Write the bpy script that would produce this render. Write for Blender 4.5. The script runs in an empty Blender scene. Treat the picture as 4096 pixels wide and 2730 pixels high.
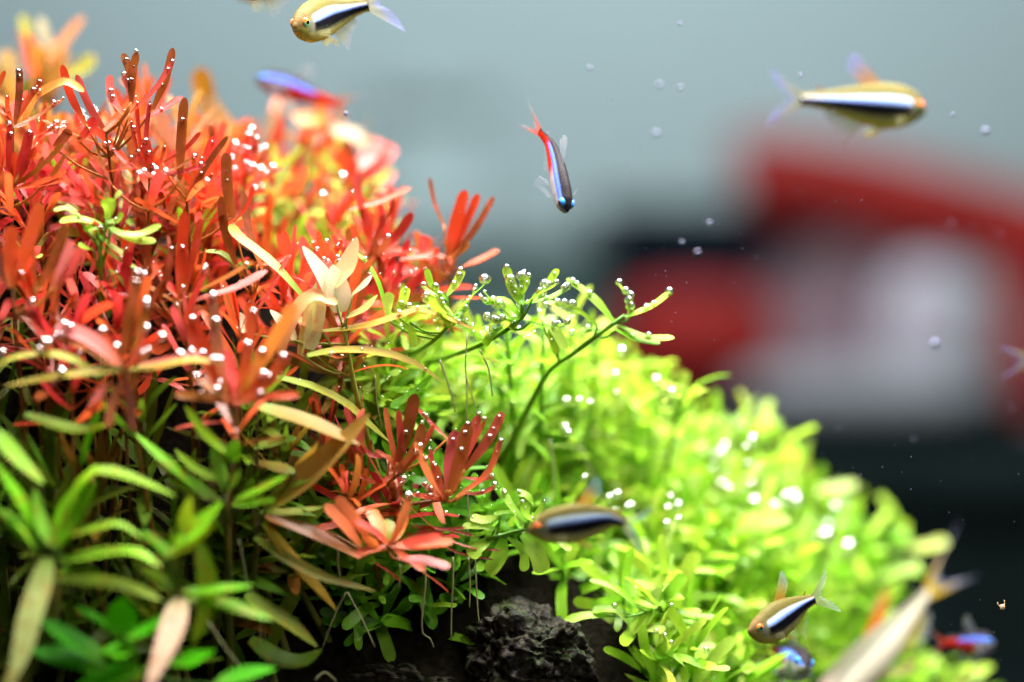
import bpy, bmesh, math, random
from mathutils import Vector, Matrix, noise, Quaternion

random.seed(7)
R = random.random
def U(a, b): return a + (b - a) * R()

# ------------------------------------------------------------------ camera, world, light, exposure
SC = bpy.context.scene
COL = SC.collection
D = 0.80                                    # camera to the plane of focus (m)
W0 = 0.288                                  # width seen at that plane (m)
cam_d = bpy.data.cameras.new('camera'); cam = bpy.data.objects.new('camera', cam_d); COL.objects.link(cam)
cam.location = (0, -D, 0); cam.rotation_euler = (math.pi / 2, 0, 0)
cam_d.lens = 100; cam_d.sensor_width = 36; cam_d.clip_start = 0.02; cam_d.clip_end = 60
cam_d.dof.use_dof = True; cam_d.dof.focus_distance = D + 0.002; cam_d.dof.aperture_fstop = 2.5
SC.camera = cam

world = bpy.data.worlds.new('World'); SC.world = world; world.use_nodes = True
bg = world.node_tree.nodes['Background']
bg.inputs['Color'].default_value = (0.80, 0.92, 1.0, 1); bg.inputs['Strength'].default_value = 0.03

def area(name, loc, target, sx, sy, power, col):
    l = bpy.data.lights.new(name, 'AREA'); l.shape = 'RECTANGLE'; l.size = sx; l.size_y = sy
    l.energy = power; l.color = col
    o = bpy.data.objects.new(name, l); COL.objects.link(o); o.location = loc
    o.rotation_euler = (Vector(target) - Vector(loc)).to_track_quat('-Z', 'Y').to_euler()
    return o
# the strip light over the tank, and two added fill lamps, for the wall and from the front
area('aquarium_lamp', (0.05, 0.02, 0.42), (0.05, 0.03, 0.0), 0.60, 0.22, 22.0, (1.0, 0.985, 0.95))
area('wall_fill_lamp', (0.05, 0.75, 1.10), (0.12, 1.6, 0.0), 0.9, 0.5, 18.0, (0.90, 0.98, 1.0))  # added to light the back wall; stands for no visible fitting
area('front_fill_lamp', (1.3, -1.9, 0.9), (0.0, 0.0, 0.0), 1.0, 0.8, 13.0, (1.0, 0.98, 0.95))  # unseen fill, added to brighten the fish and near leaves

SC.view_settings.view_transform = 'Standard'; SC.view_settings.look = 'None'
SC.view_settings.exposure = 0.0; SC.view_settings.gamma = 1.0
SC.cycles.use_denoising = True; SC.cycles.denoising_prefilter = 'ACCURATE'; SC.cycles.denoising_input_passes = 'RGB_ALBEDO'
SC.cycles.max_bounces = 10; SC.cycles.transparent_max_bounces = 16
SC.cycles.sample_clamp_indirect = 6.0

# ------------------------------------------------------------------ helpers
def P(px, py, d=0.0):
    """photo pixel + distance behind the focus plane -> point"""
    if -.1 < d < 0: d *= .66
    k = W0 / 4096 * (D + d) / D
    return Vector(((px - 2048) * k, d, (1365 - py) * k))
def PXM(d): return W0 / 4096 * (D + d) / D          # metres per photo pixel at depth d
def toPx(v):
    k = PXM(v.y)
    return v.x / k + 2048, 1365 - v.z / k

def tag(o, label=None, cat=None, group=None, kind=None):
    if label: o['label'] = label
    if cat: o['category'] = cat
    if group: o['group'] = group
    if kind: o['kind'] = kind
    return o
def link(name, data, parent=None, loc=(0, 0, 0)):
    o = bpy.data.objects.new(name, data); COL.objects.link(o); o.location = loc
    if parent: o.parent = parent
    return o
def mesh(name, verts, faces, mat=None, smooth=True, uvs=None, cols=None):
    m = bpy.data.meshes.new(name); m.from_pydata([tuple(v) for v in verts], [], faces)
    if smooth: m.polygons.foreach_set('use_smooth', [True] * len(m.polygons))
    if uvs:
        l = m.uv_layers.new(name='UVMap')
        for lp in m.loops: l.data[lp.index].uv = uvs[lp.vertex_index]
    if cols:
        a = m.color_attributes.new('Col', 'FLOAT_COLOR', 'POINT')
        for i, c in enumerate(cols): a.data[i].color = (c[0], c[1], c[2], c[3] if len(c) > 3 else 1.0)
    if mat: m.materials.append(mat)
    m.update(); return m

def catmull(pts, n):
    """resample a polyline of Vectors / tuples smoothly to n points"""
    pts = [Vector(p) for p in pts]
    if len(pts) == 2:
        return [pts[0].lerp(pts[1], i / (n - 1)) for i in range(n)]
    ext = [pts[0] * 2 - pts[1]] + pts + [pts[-1] * 2 - pts[-2]]
    seg = len(pts) - 1; out = []
    for i in range(n):
        t = i / (n - 1) * seg; k = min(int(t), seg - 1); u = t - k
        a, b, c, d_ = ext[k], ext[k + 1], ext[k + 2], ext[k + 3]
        out.append(0.5 * ((2 * b) + (c - a) * u + (2 * a - 5 * b + 4 * c - d_) * u * u + (3 * b - a - 3 * c + d_) * u ** 3))
    return out

def tube(pts, r0, r1, sides=6, uv=False):
    """verts, faces of a tapered tube along pts"""
    vs, fs, uvs = [], [], []
    n = len(pts)
    for i, p in enumerate(pts):
        t = (pts[min(i + 1, n - 1)] - pts[max(i - 1, 0)]).normalized()
        a = t.cross(Vector((0.31, 0.9, 0.2))).normalized(); b = t.cross(a)
        r = r0 + (r1 - r0) * i / (n - 1)
        for k in range(sides):
            an = 2 * math.pi * k / sides
            vs.append(p + a * r * math.cos(an) + b * r * math.sin(an)); uvs.append((i / (n - 1), k / sides))
    for i in range(n - 1):
        for k in range(sides):
            k2 = (k + 1) % sides
            fs.append((i * sides + k, i * sides + k2, (i + 1) * sides + k2, (i + 1) * sides + k))
    fs.append(tuple(range(sides - 1, -1, -1))); fs.append(tuple((n - 1) * sides + k for k in range(sides)))
    return vs, fs, uvs

# ------------------------------------------------------------------ materials
def newmat(name):
    m = bpy.data.materials.new(name); m.use_nodes = True
    nt = m.node_tree; nt.nodes.clear()
    out = nt.nodes.new('ShaderNodeOutputMaterial')
    def N(t, **kw):
        n = nt.nodes.new(t)
        for k, v in kw.items(): setattr(n, k, v)
        return n
    def L(a, b): nt.links.new(a, b)
    return m, nt, N, L, out

def mixc(N, L, fac, a, b, mode='MIX'):
    n = N('ShaderNodeMix', data_type='RGBA', blend_type=mode)
    for i, v in ((0, fac), (6, a), (7, b)):
        if isinstance(v, (int, float)): n.inputs[i].default_value = v
        elif isinstance(v, tuple): n.inputs[i].default_value = v
        else: L(v, n.inputs[i])
    return n.outputs[2]

def leaf_material(name, base_tint, spot_col, spot_amt, trans=0.45, rough=0.34, base_len=0.35, spec=0.35):
    """colour comes from the leaf object's own colour, greener toward the leaf base, with blotches and veins"""
    m, nt, N, L, out = newmat(name)
    oi = N('ShaderNodeObjectInfo'); uv = N('ShaderNodeUVMap'); sep = N('ShaderNodeSeparateXYZ'); L(uv.outputs[0], sep.inputs[0])
    mr = N('ShaderNodeMapRange'); mr.inputs[1].default_value = 0.0; mr.inputs[2].default_value = base_len
    mr.inputs[3].default_value = 0.75; mr.inputs[4].default_value = 0.0; L(sep.outputs[0], mr.inputs[0])
    c = mixc(N, L, mr.outputs[0], oi.outputs['Color'], base_tint)
    # blotches in object space, shifted by the object's random number
    tc = N('ShaderNodeTexCoord'); add = N('ShaderNodeVectorMath', operation='ADD'); L(tc.outputs['Object'], add.inputs[0])
    comb = N('ShaderNodeCombineXYZ')
    for i in range(3): L(oi.outputs['Random'], comb.inputs[i])
    L(comb.outputs[0], add.inputs[1])
    nz = N('ShaderNodeTexNoise'); nz.inputs['Scale'].default_value = 260; nz.inputs['Detail'].default_value = 4; L(add.outputs[0], nz.inputs['Vector'])
    rp = N('ShaderNodeValToRGB'); rp.color_ramp.elements[0].position = 0.52; rp.color_ramp.elements[1].position = 0.72
    L(nz.outputs['Fac'], rp.inputs[0])
    am = N('ShaderNodeMath', operation='MULTIPLY'); L(rp.outputs[0], am.inputs[0]); am.inputs[1].default_value = spot_amt
    c = mixc(N, L, am.outputs[0], c, spot_col)
    nz2 = N('ShaderNodeTexNoise'); nz2.inputs['Scale'].default_value = 90; L(add.outputs[0], nz2.inputs['Vector'])
    hv = N('ShaderNodeHueSaturation'); vmr = N('ShaderNodeMapRange'); vmr.inputs[3].default_value = 0.7; vmr.inputs[4].default_value = 1.3
    L(nz2.outputs['Fac'], vmr.inputs[0]); L(vmr.outputs[0], hv.inputs['Value']); L(c, hv.inputs['Color']); c = hv.outputs[0]
    # midrib and fine side veins, relief only
    wv = N('ShaderNodeMath', operation='SINE'); wm = N('ShaderNodeMath', operation='MULTIPLY'); wm.inputs[1].default_value = 46
    L(sep.outputs[1], wm.inputs[0]); L(wm.outputs[0], wv.inputs[0])
    hsum = N('ShaderNodeMath', operation='MULTIPLY_ADD'); hsum.inputs[1].default_value = 0.35
    L(wv.outputs[0], hsum.inputs[0]); hsum.inputs[2].default_value = 0.0
    bp = N('ShaderNodeBump'); bp.inputs['Strength'].default_value = 0.10; bp.inputs['Distance'].default_value = 0.0003
    L(hsum.outputs[0], bp.inputs['Height'])
    pr = N('ShaderNodeBsdfPrincipled'); L(c, pr.inputs['Base Color']); pr.inputs['Roughness'].default_value = rough
    pr.inputs['Specular IOR Level'].default_value = spec; L(bp.outputs[0], pr.inputs['Normal'])
    tr = N('ShaderNodeBsdfTranslucent'); L(c, tr.inputs['Color'])
    mx = N('ShaderNodeMixShader'); mx.inputs[0].default_value = trans; L(pr.outputs[0], mx.inputs[1]); L(tr.outputs[0], mx.inputs[2])
    L(mx.outputs[0], out.inputs[0]); return m

M_RED = leaf_material('red_needle_leaf', (0.46, 0.12, 0.02, 1), (0.75, 0.10, 0.09, 1), 0.35, 0.42)
M_LIME = leaf_material('lime_leaf', (0.16, 0.48, 0.02, 1), (0.62, 0.72, 0.12, 1), 0.30, 0.50)
M_OLIVE = leaf_material('olive_leaf', (0.14, 0.30, 0.012, 1), (0.42, 0.16, 0.02, 1), 0.55, 0.42, 0.45, 0.3, 0.18)
M_BROAD = leaf_material('broad_leaf', (0.20, 0.50, 0.03, 1), (0.10, 0.40, 0.01, 1), 0.30, 0.45, 0.5, 0.35, 0.12)
M_CREAM = leaf_material('withered_leaf', (0.55, 0.50, 0.18, 1), (0.62, 0.26, 0.12, 1), 0.55, 0.40, 0.45)
M_STEM = leaf_material('plant_stem', (0.20, 0.22, 0.03, 1), (0.25, 0.12, 0.03, 1), 0.4, 0.15)
M_ROOT = leaf_material('pale_root', (0.5, 0.5, 0.3, 1), (0.35, 0.35, 0.2, 1), 0.3, 0.4)
LEAFMAT = {'red': M_RED, 'lime': M_LIME, 'olive': M_OLIVE, 'broad': M_BROAD, 'cream': M_CREAM}

def bubble_material():
    m, nt, N, L, out = newmat('air_bubble')
    gl = N('ShaderNodeBsdfGlossy'); gl.inputs['Roughness'].default_value = 0.03; gl.inputs['Color'].default_value = (1, 1, 1, 1)
    tp = N('ShaderNodeBsdfRefraction'); tp.inputs['IOR'].default_value = 0.86; tp.inputs['Roughness'].default_value = 0.0
    lw = N('ShaderNodeLayerWeight'); lw.inputs['Blend'].default_value = 0.52
    mr = N('ShaderNodeMapRange'); mr.inputs[1].default_value = 0.0; mr.inputs[2].default_value = 1.0
    mr.inputs[3].default_value = 0.12; mr.inputs[4].default_value = 0.95; L(lw.outputs['Facing'], mr.inputs[0])
    mx = N('ShaderNodeMixShader'); L(mr.outputs[0], mx.inputs[0]); L(tp.outputs[0], mx.inputs[1]); L(gl.outputs[0], mx.inputs[2])
    L(mx.outputs[0], out.inputs[0]); return m
M_BUB = bubble_material()

def simple_material(name, col, rough=0.6, var=0.25, scale=8, bump=0.0, spec=0.3, col2=None, bump_dist=0.01):
    m, nt, N, L, out = newmat(name)
    tc = N('ShaderNodeTexCoord'); nz = N('ShaderNodeTexNoise'); nz.inputs['Scale'].default_value = scale; nz.inputs['Detail'].default_value = 6
    L(tc.outputs['Object'], nz.inputs['Vector'])
    rp = N('ShaderNodeValToRGB'); rp.color_ramp.elements[0].position = 0.35; rp.color_ramp.elements[1].position = 0.68
    a = tuple(x * (1 - var) for x in col); b = col2 or tuple(min(1, x * (1 + var)) for x in col)
    rp.color_ramp.elements[0].color = (*a, 1); rp.color_ramp.elements[1].color = (*b, 1); L(nz.outputs['Fac'], rp.inputs[0])
    pr = N('ShaderNodeBsdfPrincipled'); L(rp.outputs[0], pr.inputs['Base Color']); pr.inputs['Roughness'].default_value = rough
    pr.inputs['Specular IOR Level'].default_value = spec
    if bump:
        bp = N('ShaderNodeBump'); bp.inputs['Strength'].default_value = bump; bp.inputs['Distance'].default_value = bump_dist
        L(nz.outputs['Fac'], bp.inputs['Height']); L(bp.outputs[0], pr.inputs['Normal'])
    L(pr.outputs[0], out.inputs[0]); return m

def fish_material():
    m, nt, N, L, out = newmat('fish_skin')
    at = N('ShaderNodeAttribute', attribute_name='Col'); uv = N('ShaderNodeUVMap')
    mp = N('ShaderNodeMapping'); mp.inputs['Scale'].default_value = (34, 20, 1); L(uv.outputs[0], mp.inputs['Vector'])
    vo = N('ShaderNodeTexVoronoi'); vo.inputs['Scale'].default_value = 1.0; vo.inputs['Randomness'].default_value = 0.25; L(mp.outputs[0], vo.inputs['Vector'])
    mr = N('ShaderNodeMapRange'); mr.inputs[1].default_value = 0.2; mr.inputs[2].default_value = 0.75; mr.inputs[3].default_value = 1.1; mr.inputs[4].default_value = 0.68
    L(vo.outputs['Distance'], mr.inputs[0])
    hv = N('ShaderNodeHueSaturation'); L(mr.outputs[0], hv.inputs['Value']); L(at.outputs['Color'], hv.inputs['Color'])
    bp = N('ShaderNodeBump'); bp.inputs['Strength'].default_value = 0.25; bp.inputs['Distance'].default_value = 0.0003; bp.invert = True
    L(vo.outputs['Distance'], bp.inputs['Height'])
    # the stripe's crystal plates lie tilted, so they throw light from above out to the side
    zc = N('ShaderNodeCombineXYZ'); zm = N('ShaderNodeMath', operation='MULTIPLY'); zm.inputs[1].default_value = 1.0; L(at.outputs['Alpha'], zm.inputs[0]); L(zm.outputs[0], zc.inputs[2])
    va = N('ShaderNodeVectorMath', operation='ADD'); L(bp.outputs[0], va.inputs[0]); L(zc.outputs[0], va.inputs[1])
    vn = N('ShaderNodeVectorMath', operation='NORMALIZE'); L(va.outputs[0], vn.inputs[0])
    pr = N('ShaderNodeBsdfPrincipled'); L(hv.outputs[0], pr.inputs['Base Color']); pr.inputs['Roughness'].default_value = 0.5
    pr.inputs['Specular IOR Level'].default_value = 0.12; L(vn.outputs[0], pr.inputs['Normal'])
    tr = N('ShaderNodeBsdfTranslucent'); L(hv.outputs[0], tr.inputs['Color'])
    mx = N('ShaderNodeMixShader'); mx.inputs[0].default_value = 0.42; L(pr.outputs[0], mx.inputs[1]); L(tr.outputs[0], mx.inputs[2])
    L(mx.outputs[0], out.inputs[0]); return m
M_FISH = fish_material()
def fin_material():
    m, nt, N, L, out = newmat('fish_fin')
    at = N('ShaderNodeAttribute', attribute_name='Col'); uv = N('ShaderNodeUVMap'); sep = N('ShaderNodeSeparateXYZ'); L(uv.outputs[0], sep.inputs[0])
    mu = N('ShaderNodeMath', operation='MULTIPLY'); mu.inputs[1].default_value = 70; L(sep.outputs[0], mu.inputs[0])
    sn = N('ShaderNodeMath', operation='SINE'); L(mu.outputs[0], sn.inputs[0])
    mr = N('ShaderNodeMapRange'); mr.inputs[1].default_value = -1; mr.inputs[2].default_value = 1; mr.inputs[3].default_value = 0.55; mr.inputs[4].default_value = 1.25; L(sn.outputs[0], mr.inputs[0])
    al = N('ShaderNodeMath', operation='MULTIPLY'); L(mr.outputs[0], al.inputs[0]); L(at.outputs['Alpha'], al.inputs[1]); al.use_clamp = True
    pr = N('ShaderNodeBsdfPrincipled'); L(at.outputs['Color'], pr.inputs['Base Color']); pr.inputs['Roughness'].default_value = 0.35
    tr = N('ShaderNodeBsdfTranslucent'); L(at.outputs['Color'], tr.inputs['Color'])
    mx = N('ShaderNodeMixShader'); mx.inputs[0].default_value = 0.5; L(pr.outputs[0], mx.inputs[1]); L(tr.outputs[0], mx.inputs[2])
    tp = N('ShaderNodeBsdfTransparent'); m2 = N('ShaderNodeMixShader'); L(al.outputs[0], m2.inputs[0]); L(tp.outputs[0], m2.inputs[1]); L(mx.outputs[0], m2.inputs[2])
    L(m2.outputs[0], out.inputs[0]); return m
M_FIN = fin_material()
def eye_material():
    m, nt, N, L, out = newmat('fish_eye')
    at = N('ShaderNodeAttribute', attribute_name='Col')
    pr = N('ShaderNodeBsdfPrincipled'); L(at.outputs['Color'], pr.inputs['Base Color']); pr.inputs['Roughness'].default_value = 0.12
    L(pr.outputs[0], out.inputs[0]); return m
M_EYE = eye_material()

# ------------------------------------------------------------------ the room far behind the tank (all of it out of focus)
def box(bm, x0, x1, y0, y1, z0, z1):
    v = [bm.verts.new(c) for c in ((x0, y0, z0), (x1, y0, z0), (x1, y1, z0), (x0, y1, z0), (x0, y0, z1), (x1, y0, z1), (x1, y1, z1), (x0, y1, z1))]
    for f in ((0, 3, 2, 1), (4, 5, 6, 7), (0, 1, 5, 4), (1, 2, 6, 5), (2, 3, 7, 6), (3, 0, 4, 7)): bm.faces.new([v[i] for i in f])
def bobj(name, boxes, mat, parent=None, bevel=0.0, loc=(0, 0, 0)):
    bm = bmesh.new()
    for b in boxes: box(bm, *b)
    if bevel: bmesh.ops.bevel(bm, geom=bm.edges[:], offset=bevel, segments=3, affect='EDGES')
    me = bpy.data.meshes.new(name); bm.to_mesh(me); bm.free(); me.materials.append(mat)
    me.polygons.foreach_set('use_smooth', [True] * len(me.polygons))
    return link(name, me, parent, loc)

M_WALL = simple_material('painted_wall', (0.44, 0.56, 0.58), 0.95, 0.03, 3, 0, 0.03)
M_FLOOR = simple_material('room_floor', (0.10, 0.11, 0.11), 0.5, 0.2, 5)
M_GREYCAB = simple_material('grey_cabinet', (0.33, 0.425, 0.435), 0.95, 0.04, 3, 0, 0.03)
M_DARKWOOD = simple_material('dark_table', (0.006, 0.011, 0.011), 0.9, 0.3, 12, 0, 0.02)
M_NAVY = simple_material('dark_box', (0.007, 0.012, 0.019), 0.9, 0.3, 8, 0, 0.02)
M_REDFAB = simple_material('red_fabric', (0.25, 0.008, 0.006), 0.75, 0.15, 30)
M_GREYFAB = simple_material('lilac_grey_fabric', (0.42, 0.40, 0.47), 0.8, 0.08, 20)
M_TEAL = simple_material('dark_green_pot', (0.055, 0.10, 0.092), 0.7, 0.2, 10)
TZ = P(0, 1800, .95).z                       # height of the table the things stand on
tag(bobj('back_wall', [(-2.2, 2.2, 1.72, 1.80, -.9, 1.4)], M_WALL), kind='structure')
tbl = link('dark_table', None, None, (.3, 1.25, TZ - .70)); tag(tbl, 'long dark table behind the tank, blurred almost to black', 'table')
bobj('table_top', [(-1.3, 1.3, -.30, .42, .66, .70)], M_DARKWOOD, tbl, .004)
bobj('front_panel', [(-1.25, 1.25, -.27, -.24, .02, .658)], M_DARKWOOD, tbl)
for sx in (-1.2, 1.2): bobj('leg', [(sx - .03, sx + .03, .30, .36, 0, .658)], M_DARKWOOD, tbl)
def standing(name, px0, px1, py0, y0, depth, mat, lidmat, label, cat, partname, bev):
    k = PXM(y0); cx = P((px0 + px1) / 2, 0, y0).x; w = (px1 - px0) * .5 * k; h = P(0, py0, y0).z - TZ
    e = link(name, None, None, (cx, y0 + depth / 2, TZ)); tag(e, label, cat)
    bobj(partname, [(-w, w, -depth / 2, depth / 2, 0, h * .9)], mat, e, bev)
    bobj('lid', [(-w * 1.02, w * 1.02, -depth / 2 - .003, depth / 2 + .003, h * .9 + .0005, h)], lidmat, e, bev * .5)
    return e
standing('grey_carton', 1480, 1960, 330, 1.45, .12, M_GREYCAB, M_GREYCAB, 'tall grey carton standing before the pale wall, far out of focus', 'carton', 'carton_body', .004)
standing('green_box', 1580, 2420, 960, 1.25, .14, M_TEAL, M_TEAL, 'dark green box between the grey carton and the navy box, blurred', 'box', 'box_body', .012)
standing('navy_box', 2360, 3420, 810, 1.30, .16, M_NAVY, M_NAVY, 'dark navy box behind the red bag, blurred', 'box', 'box_body', .012)

bag = link('red_bag', None, None, (P(3400, 0, 1.2).x, 1.24, TZ))
tag(bag, 'red bag with arched red edges and a pale lilac front panel, heavily blurred', 'bag')
C0 = bag.location.copy(); pxm = PXM(1.2)
def bag_tube(name, pxs, d, r0, r1, mat):
    pts = [P(a, b, d) - C0 for a, b in pxs]; v, f, uv = tube(catmull(pts, 30), r0 * pxm, r1 * pxm, 16)
    return link(name, mesh(name, v, f, mat), bag)
def ellip(name, c, rx, ry, rz, mat, parent, off, tilt=0):
    bm = bmesh.new(); bmesh.ops.create_icosphere(bm, subdivisions=4, radius=1.0)
    for v in bm.verts:
        s = lambda t: math.copysign(abs(t) ** 0.75, t)
        q = Vector((s(v.co.x) * rx, s(v.co.y) * ry, s(v.co.z) * rz)); q.rotate(Quaternion((0, 1, 0), tilt)); v.co = q + c - off
    me = bpy.data.meshes.new(name); bm.to_mesh(me); bm.free(); me.materials.append(mat)
    me.polygons.foreach_set('use_smooth', [True] * len(me.polygons)); return link(name, me, parent)
bag_tube('top_band', [(2960, 730), (3080, 715), (3400, 765), (3750, 850), (4050, 935), (4300, 1040)], 1.22, 185, 185, M_REDFAB)
bag_tube('side_band', [(4080, 1000), (4110, 1200), (4080, 1400), (4160, 1640)], 1.20, 120, 120, M_REDFAB)
ellip('pocket', P(2790, 1335, 1.19), 330 * pxm, .03, 190 * pxm, M_REDFAB, bag, C0)
ellip('inner_panel', P(3420, 1290, 1.25), 400 * pxm, .025, 340 * pxm, simple_material('grey_mauve_fabric', (0.24, 0.165, 0.20), 0.8, 0.1, 20), bag, C0)
ellip('front_panel', P(3690, 1310, 1.20), 190 * pxm, .03, 260 * pxm, M_GREYFAB, bag, C0, .2)
ellip('base_panel', P(3440, 1570, 1.18), 500 * pxm, .05, 110 * pxm, simple_material('grey_base_fabric', (0.25, 0.27, 0.30), 0.8, 0.1, 20), bag, C0)
bobj('bag_bottom', [(-.13, .13, -.05, .05, .0, .03)], M_NAVY, bag, .008)

# ------------------------------------------------------------------ the planted hill: depth of the visible foliage over the picture, and the soil under it
CTRL = [(0,100,.10),(200,200,.09),(100,330,.05),(500,350,.01),(700,600,.0),(100,600,.0),(900,500,.05),(1200,450,.10),(1500,550,.11),
 (1400,700,.07),(1000,750,.03),(300,900,.0),(800,950,0),(1200,900,.03),(1850,850,.04),(1800,1000,.03),(1300,1150,0),(0,1150,-.04),
 (500,1200,-.03),(1000,1400,-.03),(300,1450,-.055),(900,1450,-.045),(1500,1350,.005),(2100,1250,.005),(2500,1200,.02),(2300,1500,.06),
 (1800,1500,.03),(1400,1600,.0),(1700,1900,-.005),(1500,2200,-.03),(1000,1900,-.04),(500,1700,-.06),(200,2200,-.075),(600,2500,-.08),
 (1000,2200,-.045),(1200,2400,-.02),(2000,2100,.0),(2600,1450,.08),(2900,1800,.10),(3300,1900,.14),(3700,2200,.15),(2500,1900,.07),
 (2800,2100,.06),(2600,2450,.015),(2700,2650,.01),(3000,2400,.06),(3400,2600,.09),(3900,2700,.10),(2100,1800,.06)]
def surf(px, py):
    s = w = 0.0
    for a, b, d in CTRL:
        k = 1.0 / (((a - px) ** 2 + (b - py) ** 2) / 1e4 + 0.3) ** 1.6; s += k * d; w += k
    return s / w
SOILP = [(P(a, b, d), d) for a, b, d in CTRL]
def soil_z(x, y):
    s = w = 0.0
    for p, d in SOILP:
        k = 1.0 / (((p.x - x) ** 2 + (p.y - y) ** 2) * 1e4 + 1.0) ** 1.5; s += k * p.z; w += k
    z = s / w - 0.056 + .032 * max(0, min(1, (y - .015) / .035)) * max(0, min(1, (.0 - x) / .04))
    z = max(z, -0.135) - .06 * max(0, min(1, (x - .05) / .05))
    low = -0.102 * (D + y) / D; k = max(0.0, min(1.0, (y + .005) / .04))
    if y < .035: z = min(z, low * (1 - k) + max(z, low) * k)
    return z + 0.004 * noise.noise(Vector((x * 60, y * 60, 3)))
nx, ny = 90, 70
vs = [Vector((-0.27 + 0.60 * i / nx, -0.17 + 0.42 * j / ny, 0)) for j in range(ny + 1) for i in range(nx + 1)]
for v in vs: v.z = soil_z(v.x, v.y)
fs = [(j * (nx + 1) + i, j * (nx + 1) + i + 1, (j + 1) * (nx + 1) + i + 1, (j + 1) * (nx + 1) + i) for j in range(ny) for i in range(nx)]
M_SOIL = simple_material('dark_soil', (0.005, 0.004, 0.0025), 0.9, 0.5, 500, 0.8, 0.03, (0.010, 0.008, 0.005), 0.001)
tag(link('aquarium_soil', mesh('aquarium_soil', vs, fs, M_SOIL)), kind='structure')

# ------------------------------------------------------------------ lava rocks
def rock_material():
    m, nt, N, L, out = newmat('lava_rock')
    tc = N('ShaderNodeTexCoord'); a = N('ShaderNodeTexNoise'); a.inputs['Scale'].default_value = 420; a.inputs['Detail'].default_value = 8; L(tc.outputs['Object'], a.inputs['Vector'])
    b = N('ShaderNodeTexNoise'); b.inputs['Scale'].default_value = 110; b.inputs['Detail'].default_value = 5; L(tc.outputs['Object'], b.inputs['Vector'])
    r1 = N('ShaderNodeValToRGB'); e = r1.color_ramp.elements; e[0].position = .42; e[0].color = (.006, .005, .004, 1); e[1].position = .72; e[1].color = (.050, .042, .026, 1)
    L(a.outputs['Fac'], r1.inputs[0])
    r2 = N('ShaderNodeValToRGB'); e = r2.color_ramp.elements; e[0].position = .48; e[0].color = (0, 0, 0, 1); e[1].position = .62; e[1].color = (1, 1, 1, 1)
    L(b.outputs['Fac'], r2.inputs[0])
    geo = N('ShaderNodeNewGeometry'); sp = N('ShaderNodeSeparateXYZ'); L(geo.outputs['True Normal'], sp.inputs[0])
    up = N('ShaderNodeMapRange'); up.inputs[1].default_value = -.1; up.inputs[2].default_value = .8; up.inputs[4].default_value = .75; L(sp.outputs[2], up.inputs[0])
    mm = N('ShaderNodeMath', operation='MULTIPLY'); L(r2.outputs[0], mm.inputs[0]); L(up.outputs[0], mm.inputs[1])
    c = mixc(N, L, mm.outputs[0], r1.outputs[0], (.030, .050, .008, 1))
    vo = N('ShaderNodeTexVoronoi'); vo.inputs['Scale'].default_value = 330; L(tc.outputs['Object'], vo.inputs['Vector'])
    hs = N('ShaderNodeMath', operation='ADD'); L(a.outputs['Fac'], hs.inputs[0]); L(vo.outputs['Distance'], hs.inputs[1])
    bp = N('ShaderNodeBump'); bp.inputs['Strength'].default_value = .9; bp.inputs['Distance'].default_value = .0012; L(hs.outputs[0], bp.inputs['Height'])
    pr = N('ShaderNodeBsdfPrincipled'); L(c, pr.inputs['Base Color']); pr.inputs['Roughness'].default_value = .55; pr.inputs['Specular IOR Level'].default_value = .12; L(bp.outputs[0], pr.inputs['Normal'])
    L(pr.outputs[0], out.inputs[0]); return m
M_ROCK = rock_material()
def rock(px, py, d, rx, ry, rz, seed, label, rot=0.0):
    c = P(px, py, d); bm = bmesh.new(); bmesh.ops.create_icosphere(bm, subdivisions=6, radius=1.0)
    for v in bm.verts:
        n = v.co.normalized(); q = n * 1.7 + Vector((seed, 0, 0))
        r = 1 + .26 * noise.noise(q) + .13 * noise.noise(q * 2.6) + .07 * noise.noise(q * 6) + .045 * noise.noise(q * 14)
        pit = noise.noise(q * 9 + Vector((5, 5, 5)))
        if pit > .18: r -= (pit - .18) * .30
        s = lambda t: math.copysign(abs(t) ** .85, t)
        w = Vector((s(n.x) * rx, s(n.y) * ry, s(n.z) * rz)) * r; w.rotate(Quaternion((0, 1, 0), rot)); v.co = w
    me = bpy.data.meshes.new('lava_rock'); bm.to_mesh(me); bm.free(); me.materials.append(M_ROCK)
    me.polygons.foreach_set('use_smooth', [True] * len(me.polygons))
    return tag(link('lava_rock', me, None, c), label, 'rock', 'dark lava rocks on the soil')
rock(2110, 2650, .012, .0180, .016, .0155, 1.3, 'dark pitted lava rock with green algae, upright beside the lime green bush')
rock(1560, 2790, .020, .030, .018, .0125, 7.7, 'low black ridge of lava rock in shadow under the hanging roots', .06)

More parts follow.
